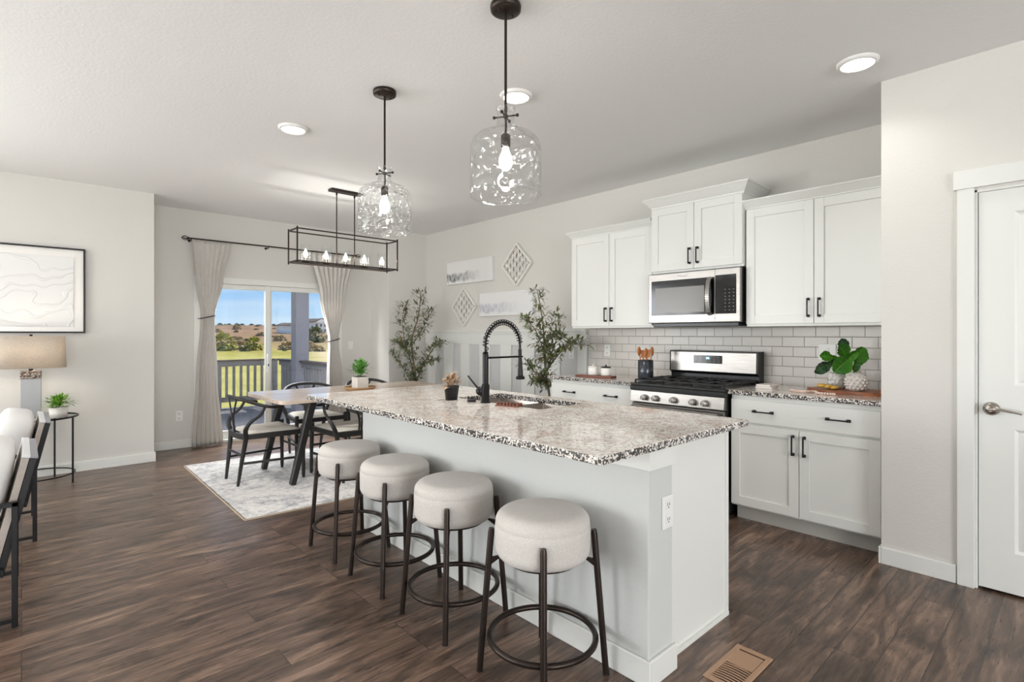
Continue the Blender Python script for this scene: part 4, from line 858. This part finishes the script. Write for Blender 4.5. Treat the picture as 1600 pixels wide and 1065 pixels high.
# ------------------------------------------------------------------ wall art
t = thing('forest_canvas', 'upper canvas print of dark misty pine forest', 'picture', (XK, 5.487, 1.975)); box(XK-.04, XK-.001, 5.009, 5.965, 1.975, 2.275).build('canvas', 'forest_art_dark', t, .003, True)
t = thing('forest_canvas', 'lower canvas print of pale lilac misty forest', 'picture', (XK, 4.78, 1.53)); box(XK-.04, XK-.001, 4.30, 5.26, 1.53, 1.82).build('canvas', 'forest_art_pale', t, .003, True)
def diamond(label, yc, zc, h):
    t = thing('lattice_diamond', label, 'wall decor', (XK-.001, yc, zc)); q = MB(); x = -.02
    P = [(0, h), (h, 0), (0, -h), (-h, 0)]
    for i in range(4): a, b = P[i], P[(i+1) % 4]; q.bar((x, *a), (x, *b), .026, .036, (1, 0, 0))
    q.build('frame', 'ceramic_white', t, .002); q = MB(); s = h/2.3
    inside = lambda y, z: abs(y)+abs(z) < h*.97
    for i in range(-4, 5):
        for j in range(-4, 5):
            for (cy, cz) in ((i*s, j*s), ((i+.5)*s, (j+.5)*s)):
                pts = [(x, cy+s*.40*math.cos(2*PI*k/20), cz+s*.62*math.sin(2*PI*k/20)) for k in range(21)]
                run = []
                for p in pts+[(0, 99, 99)]:
                    if inside(p[1], p[2]): run.append(p)
                    else:
                        if len(run) > 1: q.tube(run, .0075, 4, flat=1)
                        run = []
    q.build('lattice', 'ceramic_white', t)
diamond('white lattice diamond at the upper right of the wall group', 4.585, 2.127, .247)
diamond('white lattice diamond at the lower left of the wall group', 5.605, 1.665, .250)
t = thing('framed_picture', 'large white embossed picture in a thin black frame', 'picture', (.0, YL, 1.32)); px0, px1, pz0, pz1 = -.40, .447, 1.315, 2.11
q = MB(); b_ = .014; q.box(px0, px1, YL-.035, YL-.001, pz0, pz0+b_); q.box(px0, px1, YL-.035, YL-.001, pz1-b_, pz1); q.box(px0, px0+b_, YL-.035, YL-.001, pz0+b_, pz1-b_); q.box(px1-b_, px1, YL-.035, YL-.001, pz0+b_, pz1-b_); q.build('frame', 'black_metal', t, .001, True)
box(px0+b_, px1-b_, YL-.012, YL-.002, pz0+b_, pz1-b_).build('mat_board', 'ceramic_white', t, 0, True)
box(px0+.10, px1-.085, YL-.02, YL-.012, pz0+.06, pz1-.085).build('relief', 'white_canvas', t, .002, True)
# ------------------------------------------------------------------ end table and lamp
t = thing('end_table', 'round glass topped black metal end table at the left wall', 'table', (.10, 6.19, 0)); R = .275
MB().lathe([(.0001, .578), (R-.008, .578), (R-.006, .586), (.0001, .586)], (0, 0, 0), 48).build('tabletop', 'table_glass', t)
MB().tube(circ((0, 0), R, 56, .58), .008, 8, True).build('rim', 'black_metal', t)
for a in (-28, 62, 152, 242): A = math.radians(a); MB().tube([(math.cos(A)*(R-.012), math.sin(A)*(R-.012), 0), (math.cos(A)*(R-.012), math.sin(A)*(R-.012), .575)], .0075, 10).build('leg', 'black_metal', t)
MB().tube(circ((0, 0), R-.02, 48, .08), .006, 8, True).build('lower_ring', 'black_metal', t)
t = thing('table_lamp', 'table lamp with grey column base and linen shade, under the picture', 'lamp', (.06, 6.20, .5875))
MB().box(-.068, .068, -.05, .05, 0, .335).build('base', 'lamp_base', t, .006); MB().box(-.07, .07, -.052, .052, .336, .402).build('cap', 'hammered', t, .003)
MB().tube([(0, 0, .40), (0, 0, .43)], .015, 12).tube([(0, 0, .42), (0, 0, .70)], .004, 8).tube([(0, 0, .695), (0, 0, .715)], .011, 12).build('stem', 'black_metal', t)
sh = MB(); vs = []; n = 48
def sup(a, w, d, p=.55):
    c_, s_ = math.cos(a), math.sin(a); return (math.copysign(abs(c_)**p, c_)*w, math.copysign(abs(s_)**p, s_)*d)
for z, k in ((.425, 1.0), (.70, .955)):
    for i in range(n): x, y = sup(2*PI*i/n, .235*k, .15*k); vs.append((x, y, z))
sh.add(vs, [(i, (i+1) % n, n+(i+1) % n, n+i) for i in range(n)], True); sh.build('shade', 'lamp_shade', t, solid=.003)
lamp('lamp_bulb_light', 'POINT', (0, 0, .55), 7, (1, .88, .72), parent=t, radius=.034)
MB().sphere((0, 0, .55), .028, 12, 8).build('bulb', 'bulb_glow', t)
# ------------------------------------------------------------------ armchairs (front = -X, backs towards the camera side)
def armchair():
    t = thing('armchair', '', 'chair', (0, 0, 0), 0, 'metal framed lounge chairs at the left edge')
    for sy in (-.33, .33):
        q = MB(); k = .022
        q.bar((0, sy, .0), (0, sy, .555), k, k, (1, 0, 0)); q.bar((-.62, sy, 0), (-.62, sy, .555), k, k, (1, 0, 0)); q.bar((-.63, sy, .545), (.011, sy, .545), k, k); q.bar((-.63, sy, .028), (.011, sy, .028), k*.8, k*.8)
        q.build('side_frame', 'black_metal', t, .002)
    q = MB(); q.bar((-.05, -.33, .25), (-.05, .33, .25), .022, .022); q.bar((-.60, -.33, .25), (-.60, .33, .25), .022, .022); q.build('seat_frame', 'black_metal', t)
    b0, b1 = Vector((-.07, 0, .22)), Vector((.045, 0, .735)); d = (b1-b0).normalized(); nn = Vector((d.z, 0, -d.x))
    def slab(u0, u1, w, y0=-.29, y1=.29, mat='chair_panel', name='backrest', a=0, b=0):
        A, B = b0+d*a, b1+d*b; vs = []
        for P_ in (A, B):
            for u in (u0, u1):
                for y in (y0, y1): p = P_+nn*u; vs.append((p.x, y, p.z))
        m_ = MB(); m_.add(vs, [(0, 1, 3, 2), (4, 6, 7, 5), (0, 4, 5, 1), (2, 3, 7, 6), (0, 2, 6, 4), (1, 5, 7, 3)]); return m_.build(name, mat, t, .002)
    slab(-.022, .004, 0); slab(.005, .032, 0, mat='black_metal', name='back_frame')
    slab(-.024, .006, 0, mat='cap_white', name='top_cap', a=(b1-b0).length+.001, b=.012); slab(.006, .034, 0, mat='cap_grey', name='rear_cap', a=(b1-b0).length+.001, b=.010)
    # back cushion
    def cush(c, sx_, sy_, sz_, rotv, mat, name):
        q = MB(); n = 20; m = 14; vs = []
        for i in range(m+1):
            ph = -PI/2+PI*i/m
            for j in range(n):
                th = 2*PI*j/n; f = lambda v_, p: math.copysign(abs(v_)**p, v_)
                x = f(math.cos(ph), .45)*f(math.cos(th), .4)*sx_; y = f(math.cos(ph), .45)*f(math.sin(th), .4)*sy_; z = f(math.sin(ph), .6)*sz_
                v_ = Matrix.Rotation(rotv, 3, 'Y') @ Vector((x, y, z)); vs.append(v_+Vector(c))
        q.add(vs, [(i*n+j, i*n+(j+1) % n, (i+1)*n+(j+1) % n, (i+1)*n+j) for i in range(m) for j in range(n)], True); return q.build(name, mat, t)
    cush((-.115, 0, .60), .095, .285, .205, .22, 'cushion_white', 'back_cushion'); cush((-.34, 0, .335), .29, .30, .08, 0, 'cushion_beige', 'seat_cushion')
    cush((-.16, 0, .585), .078, .27, .155, .22, 'cushion_beige', 'lumbar_cushion')
    return t
a0 = armchair(); a0.location = (.062, 4.83, 0); a0['label'] = 'black framed lounge chair beside the glass end table'
copy_tree(a0, None, (-.022, 3.585, 0), 0, 'black framed lounge chair cut by the left photo edge, nearer the camera')
# ------------------------------------------------------------------ curtains
def curtain(label, keys, y, folds, zs, tie, hookx):
    """keys: z -> (x0,x1,depth)"""
    t = thing('curtain', label, 'curtain', ((keys[0][1]+keys[0][2])/2, y, 0), 0, 'linen curtains at the sliding door')
    q = MB(); n = 110; rows = 46; vs = []
    for i in range(rows+1):
        z = keys[0][0]+(keys[-1][0]-keys[0][0])*i/rows
        for a, b in zip(keys[:-1], keys[1:]):
            if a[0]-1e-6 <= z <= b[0]+1e-6:
                u = (z-a[0])/(b[0]-a[0]); u = u*u*(3-2*u); x0 = a[1]+(b[1]-a[1])*u; x1 = a[2]+(b[2]-a[2])*u; dp = a[3]+(b[3]-a[3])*u
        for j in range(n+1):
            s_ = j/n; x = x0+(x1-x0)*s_; ph = 2*PI*folds*s_+.6*math.sin(5*s_+z*1.3); vs.append((x+.006*math.sin(2*ph), y+dp*math.sin(ph)*(.75+.25*math.sin(3.3*s_+1+z)), z))
    q.add(vs, [(i*(n+1)+j, i*(n+1)+j+1, (i+1)*(n+1)+j+1, (i+1)*(n+1)+j) for i in range(rows) for j in range(n)], True)
    q.build('cloth', 'curtain_linen', t, 0, True, solid=.002)
    zt, xa, xb = tie; q = MB(); pts = [((xa+xb)/2+(xb-xa)/2*1.15*math.cos(a), y+.058*math.sin(a), zt+.02*math.cos(a)) for a in [2*PI*i/28 for i in range(28)]]
    q.tube(pts, .006, 6, True); hx_ = xa-.012 if hookx < 0 else xb+.012; q.tube([(hx_, y+.01, zt-(.02 if hookx < 0 else -.0)), (hx_, YF-.002, zt-.02)], .004, 6); q.build('tieback', 'cord_dark', t, 0, True)
CY = YF-.10
curtain('left grey linen curtain, tied back', [(.012, 1.43, 1.76, .035), (.75, 1.475, 1.70, .034), (1.50, 1.525, 1.665, .030), (1.95, 1.475, 1.755, .032), (2.385, 1.445, 1.84, .026)], CY, 7, 0, (1.505, 1.525, 1.665), -1)
curtain('right grey linen curtain, tied back', [(.012, 2.99, 3.31, .035), (.7, 3.03, 3.25, .034), (1.22, 3.05, 3.185, .030), (1.8, 2.93, 3.28, .032), (2.385, 2.80, 3.39, .026)], CY, 8, 0, (1.225, 3.05, 3.185), 1)
t = thing('curtain_rod', 'thin dark curtain rod with cage finials above the door', 'curtain rod', (2.4, CY, 2.40))
MB().tube([(1.40, CY, 2.40), (3.44, CY, 2.40)], .0085, 12).build('rod', 'bronze_metal', t, 0, True)
for sx, x in ((-1, 1.40), (1, 3.44)):
    q = MB(); c_ = x+sx*.035
    for k in range(5): a = 2*PI*k/5; q.tube([(c_+.028*math.cos(th), CY+.024*math.sin(th)*math.cos(a), 2.40+.024*math.sin(th)*math.sin(a)) for th in [PI*i/10 for i in range(11)]], .0035, 6)
    q.sphere((x, CY, 2.40), .014, 10, 6); q.sphere((x+sx*.066, CY, 2.40), .007, 8, 6); q.build('finial', 'bronze_metal', t, 0, True)
for x in (1.425, 2.27, 3.415):
    q = MB(); q.tube([(x, YF-.001, 2.385), (x, CY, 2.385)], .005, 8); q.tube([(x, CY, 2.37), (x, CY, 2.395)], .006, 8); q.lathe([(.0001, -.006), (.016, -.006), (.016, 0)], (x, YF-.001, 2.385), 12, axis='y'); q.build('bracket', 'bronze_metal', t, 0, True)
# ------------------------------------------------------------------ pendants
def pendant(label, loc, gm):
    t = thing('pendant_light', label, 'pendant light', loc, 0, 'glass pendants over the island')
    MB().lathe([(.0001, -.001), (.066, -.001), (.068, -.008), (.066, -.026), (.055, -.032), (.0001, -.032)], (0, 0, 0), 36).build('canopy', 'bronze_metal', t)
    q = MB()
    for a in (0, PI): q.sphere((.038*math.cos(a), .038*math.sin(a), -.033), .006, 8, 5)
    q.build('canopy_screws', 'bronze_metal', t)
    MB().tube([(0, 0, -.03), (0, 0, -.49)], .006, 10).lathe([(.0001, -.44), (.008, -.445), (.008, -.465), (.0001, -.47)], (0, 0, 0), 12).build('rod', 'bronze_metal', t)
    q = MB()
    for k in range(4): a = math.radians(30+90*k); q.tube([(0, 0, -.487), (.05*math.cos(a), .05*math.sin(a), -.487)], .0035, 8); q.sphere((.053*math.cos(a), .053*math.sin(a), -.487), .0075, 8, 6)
    q.sphere((0, 0, -.487), .012, 10, 6); q.build('clamp_screws', 'bronze_metal', t)
    prof = [(.036, -.448), (.043, -.452), (.043, -.462), (.038, -.468), (.038, -.515), (.045, -.54), (.06, -.552), (.092, -.56), (.122, -.573), (.143, -.592), (.153, -.618), (.155, -.65), (.155, -.82), (.154, -.832), (.151, -.834)]
    MB().lathe(prof, (0, 0, 0), 64).build('glass_shade', gm, t)
    MB().lathe([(.0155+.1385, -.8335)]*1+[(.156, -.830), (.157, -.834), (.154, -.838), (.151, -.834)], (0, 0, 0), 64, close=True).build('rim', 'clear_glass', t)
    MB().tube(bez([(0, 0, -.49), (.004, .002, -.53), (-.002, 0, -.565)], 5), .005, 8).build('cord', 'bronze_metal', t)
    MB().lathe([(.0001, -.562), (.012, -.562), (.021, -.572), (.021, -.615), (.019, -.622), (.0001, -.622)], (0, 0, 0), 20).build('socket', 'bronze_metal', t)
    MB().lathe([(.0001, -.62), (.013, -.622), (.016, -.64), (.027, -.665), (.03, -.685), (.026, -.705), (.012, -.722), (.0001, -.726)], (0, 0, 0), 24).build('bulb', 'bulb_glow', t)
    lamp('pendant_bulb_light', 'POINT', (0, 0, -.68), 6.5, (1, .95, .89), parent=t, radius=.036)
pendant('nearer clear bubbled glass pendant over the island', (1.557, 1.728, H), 'pendant_glass')
pendant('farther dimpled glass pendant over the island, next to the chandelier', (1.58, 2.823, H), 'dimple_glass')
# ------------------------------------------------------------------ chandelier
t = thing('linear_chandelier', 'rectangular dark metal chandelier with five glass cylinders over the dining table', 'chandelier', (2.40, 5.07, H)); hx, hy = .525, .11; zt, zb_ = -.455, -.755; r = .006
box(-.165, .165, -.045, .045, -.024, -.001).build('canopy', 'bronze_metal', t, .003)
for x in (-.095, .095): MB().tube([(x, 0, -.02), (x, 0, zb_)], .0055, 10).tube([(x, 0, -.03), (x, 0, -.055)], .009, 10).build('rod', 'bronze_metal', t)
q = MB()
for z in (zt, zb_):
    for sy in (-hy, hy): q.bar((-hx, sy, z), (hx, sy, z), .011, .011)
    for sx in (-hx, hx): q.bar((sx, -hy, z), (sx, hy, z), .011, .011)
for sx in (-hx, hx):
    for sy in (-hy, hy): q.bar((sx, sy, zb_-.018), (sx, sy, zt+.018), .011, .011, (1, 0, 0))
q.bar((-hx, -.018, zb_), (hx, -.018, zb_), .008, .008); q.bar((-hx, .018, zb_), (hx, .018, zb_), .008, .008)
q.build('frame', 'bronze_metal', t)
for i in range(5):
    x = -.405+.2025*i; a = MB(); a.lathe([(.0001, 0), (.03, 0), (.03, .006), (.012, .01), (.012, .045), (.0001, .045)], (x, 0, zb_+.004), 18); a = a.build('candle_holder', 'bronze_metal', t)
    MB().lathe([(.045, .008), (.045, .17)], (x, 0, zb_+.004), 32).build('glass_cylinder', 'clear_glass', t)
    MB().lathe([(.0001, .045), (.009, .047), (.017, .07), (.017, .085), (.008, .115), (.0001, .13)], (x, 0, zb_+.004), 16).build('bulb', 'bulb_glow', t)
    lamp('chandelier_bulb_light', 'POINT', (x, 0, zb_+.09), 5, (1, .95, .89), parent=t, radius=.026)
# ------------------------------------------------------------------ recessed lights
for i, (x, y, lb) in enumerate(((1.394, 3.765, 'round recessed ceiling light left of the farther pendant'), (2.191, 2.339, 'round recessed ceiling light beside the nearer pendant rod'), (3.251, .827, 'round recessed ceiling light near the pantry wall'))):
    t = thing('recessed_light', lb, 'ceiling light', (x, y, H), 0, 'recessed ceiling lights')
    MB().lathe([(.098, -.0005), (.096, -.008), (.088, -.016), (.078, -.018), (.077, -.012), (.077, -.0005)], (0, 0, 0), 40).build('trim_ring', 'white_plastic', t)
    MB().lathe([(.0001, -.0145), (.0765, -.0145)], (0, 0, 0), 40).build('lens', 'lens_glow', t)
    lamp('recessed_lamp', 'AREA', (0, 0, -.022), (7, 8, 1.6)[i], (1, .97, .93), size=.15, parent=t, spread=math.radians(125))
# ------------------------------------------------------------------ floor vent
t = thing('floor_vent', 'tan metal floor register beside the island', 'vent', (2.06, .926, 0)); q = MB(); ax, ay = .15, .072
q.box(-ax, ax, -ay, -ay+.02, 0, .006); q.box(-ax, ax, ay-.02, ay, 0, .006); q.box(-ax, -ax+.024, -ay+.02, ay-.02, 0, .006); q.box(ax-.024, ax, -ay+.02, ay-.02, 0, .006); q.box(.005, ax-.034, -ay+.022, ay-.02, 0, .0045); q.build('frame', 'vent_tan', t, .0015)
box(-ax+.02, ax-.02, -ay+.018, ay-.018, .0, .001).build('opening', 'vent_hole', t); q = MB()
for i in range(8):
    x = -.118+i*.0155; q.tube([(x+.006*(1-((k-3)/3)**2), -ay+.02+(2*ay-.04)*k/6, .003) for k in range(7)], .0032, 6)
q.build('louvers', 'vent_tan', t)
# ------------------------------------------------------------------ outdoors
struct('deck', box(-1.0, 5.0, YF+.14, 11.15, -.22, -.10), 'deck_boards', 'grey board deck outside the sliding door')
struct('deck_roof', MB().box(-1.0, 8.5, YF+.12, 10.75, 2.62, 2.8), 'column_paint', 'covered porch roof above the deck')  # roof itself is out of view, widened past the deck to keep it shaded
DZ = -.10
def railing(label, a, b, posts):
    a, b = Vector((*a, 0)), Vector((*b, 0)); t = thing('deck_railing', label, 'railing', (a.x, a.y, DZ)); d = (b-a).normalized(); L = (b-a).length
    q = MB(); q.bar((0, 0, .905), (*(b-a).xy, .905), .14, .03); q.build('cap_rail', 'rail_cap', t, .003)
    q = MB(); q.bar((0, 0, .84), (*(b-a).xy, .84), .04, .09); q.bar((0, 0, .17), (*(b-a).xy, .17), .04, .09); q.build('rails', 'rail_paint', t)
    n = int(L/.122); 
    for i in range(1, n):
        p = d*(L*i/n); MB().bar((p.x, p.y, .21), (p.x, p.y, .80), .04, .04, (1, 0, 0)).build('baluster', 'rail_paint', t)
    for s_ in posts: p = d*s_; MB().bar((p.x, p.y, 0), (p.x, p.y, .89), .1, .1, (1, 0, 0)).build('post', 'rail_paint', t)
railing('grey deck railing straight ahead through the left glass pane', (1.2, 11.0), (3.72, 11.0), (0.05, 1.49, 2.5))
railing('short deck railing between the corner post and the porch column', (3.78, 10.9), (3.78, 10.06), ())
railing('deck railing right of the porch column, partly behind the right curtain', (3.80, 9.78), (3.80, 7.3), (2.4,))
tag(box(3.68, 3.92, 9.8, 10.04, DZ, 2.62).build('porch_column', 'column_paint', None, .004), 'square blue grey porch column at the deck corner', 'column')
# terrain
def th_(x, y):
    d = .678*x+.735*y; s = max(0, min(1, (d-150)/170)); s = s*s*(3-2*s); return -3.1+s*9.6+mnoise.noise(Vector((x*.012, y*.012, 0)))*(.3+3.0*s)+mnoise.noise(Vector((x*.06, y*.06, 3)))*(.1+.9*s)
q = MB(); vs = []; nx, ny = 70, 60
for j in range(ny+1):
    y = 11.5+(j/ny)**1.8*400
    for i in range(nx+1):
        x = -60+(-0+(i/nx)*(120+y*1.0)); vs.append((x, y, th_(x, y)))
q.add(vs, [(j*(nx+1)+i, j*(nx+1)+i+1, (j+1)*(nx+1)+i+1, (j+1)*(nx+1)+i) for j in range(ny) for i in range(nx)], True)
struct('ground', q, 'meadow', 'grassy meadow rising to a dry brushy ridge')
random.seed(31)
def blob(name, mat, sz, seed, h=1.0):
    random.seed(seed); q = MB(); 
    for _ in range(260):
        d = Vector([random.gauss(0, 1) for _ in range(3)]).normalized(); r_ = random.uniform(.55, 1); p = Vector((d.x*r_, d.y*r_, h*(.9+d.z*r_*.9)*.55)); w_ = (1-.45*max(0, p.z/h))
        p.x *= w_; p.y *= w_
        dd = (d+Vector([random.uniform(-.5, .5) for _ in range(3)])).normalized(); q.leaf(p*sz, dd, (0, 0, 1), .35*sz, .28*sz, .2, .2, 2)
    return q
def far(u, d, k=0):  # point by viewing azimuth column (for laying out distant bushes on the terrain)
    s_, c_ = math.sin(math.radians(42.704)), math.cos(math.radians(42.704)); t_ = (u-800)/830.5; x, y = d*(s_+t_*c_), d*(c_-t_*s_); return (x, y, th_(x, y)-.1)
def bushobj(name, label, cat, grp, mat, loc, sz, seed, h, trunk=False):
    t = thing(name, label, cat, loc, 0, grp); blob('', mat, sz, seed, h).build('foliage', mat, t)
    if trunk: MB().tube([(0, 0, 0), (0, 0, sz*h*.6)], sz*.07, 6).build('trunk', 'bark', t)
    return t
bushobj('meadow_tree', 'round yellow green tree on the meadow beside the left curtain', 'tree', None, 'far_tree', far(348, 140), 3.6, 1, 1.2, True)
bushobj('meadow_tree', 'conical green tree in the middle of the left glass pane', 'tree', None, 'far_tree', far(397, 145), 2.6, 2, 1.35, True)
bushobj('meadow_tree', 'dark rounded tree in front of the white house', 'tree', None, 'far_dark', far(493, 190), 4.0, 3, 1.3, True)
bs = [bushobj('brush', 'dry brown bush on the meadow slope', 'bush', 'bushes on the dry slope', 'far_bush', far(372, 152), 3.2, 5, .7), bushobj('brush', 'dry brown bush on the meadow slope', 'bush', 'bushes on the dry slope', 'far_dark', far(383, 136), 1.7, 6, .6)]
random.seed(77); used = [far(u, d)[:2] for u, d in ((346, 118), (397, 125), (493, 190), (372, 130), (383, 112), (492, 235), (507, 240), (452, 240))]
for i in range(220):
    u = random.uniform(330, 535); d = random.uniform(150, 300) if i > 12 else random.uniform(128, 150)
    x_, y_, z_ = far(u, d)
    if any(math.hypot(x_-p[0], y_-p[1]) < (19 if k_ > 4 and k_ < 8 else 9) for k_, p in enumerate(used)): continue
    used.append((x_, y_)); s_ = copy_tree(bs[random.choice((0, 0, 1))], None, (x_, y_, z_), random.uniform(0, 6)); k = random.uniform(.35, .85); s_.scale = (k, k, k*random.uniform(.6, 1.1))
for i in range(16):
    u = 345+i*12+random.uniform(-3, 3)
    if i in (9, 12, 13): continue
    s_ = copy_tree(bs[1], None, far(u, 303+random.uniform(-4, 4)), random.uniform(0, 6)); k = random.uniform(.8, 1.3); s_.scale = (k, k, k)
def house(label, u, d, w_, dep, hgt):
    loc = far(u, d); t = thing('house', label, 'house', loc, .35); q = MB(); q.box(-w_/2, w_/2, -dep/2, dep/2, -2, hgt); q.build('walls', 'house_white', t)
    q = MB(); e = .5; q.prism([(-w_/2-e, hgt-.1), (w_/2+e, hgt-.1), (w_/2+e, hgt+.1), (0, hgt+w_*.2), (-w_/2-e, hgt+.1)], -dep/2-e, dep/2+e, 'y'); q.build('roof', 'house_roof', t)
    q = MB(); q.prism([(-w_/2+.2, hgt-.2), (w_/2-.2, hgt-.2), (0, hgt+w_*.17)], -dep/2-e-.05, -dep/2-e, 'y'); q.build('gable', 'house_white', t)
    for i in (-1, 0, 1):
        for z in (hgt*.3, hgt*.72): box(i*w_*.3-.5, i*w_*.3+.5, -dep/2-.06, -dep/2, z-.6, z+.6).build('window', 'house_window', t)
house('white gabled house on the ridge right of the porch column', 490, 235, 8, 9, 5.2)
house('second white house beside the curtain, farther right', 513, 262, 7, 9, 4.6)
house('white house showing left of the porch column', 452, 240, 6, 9, 3.6)
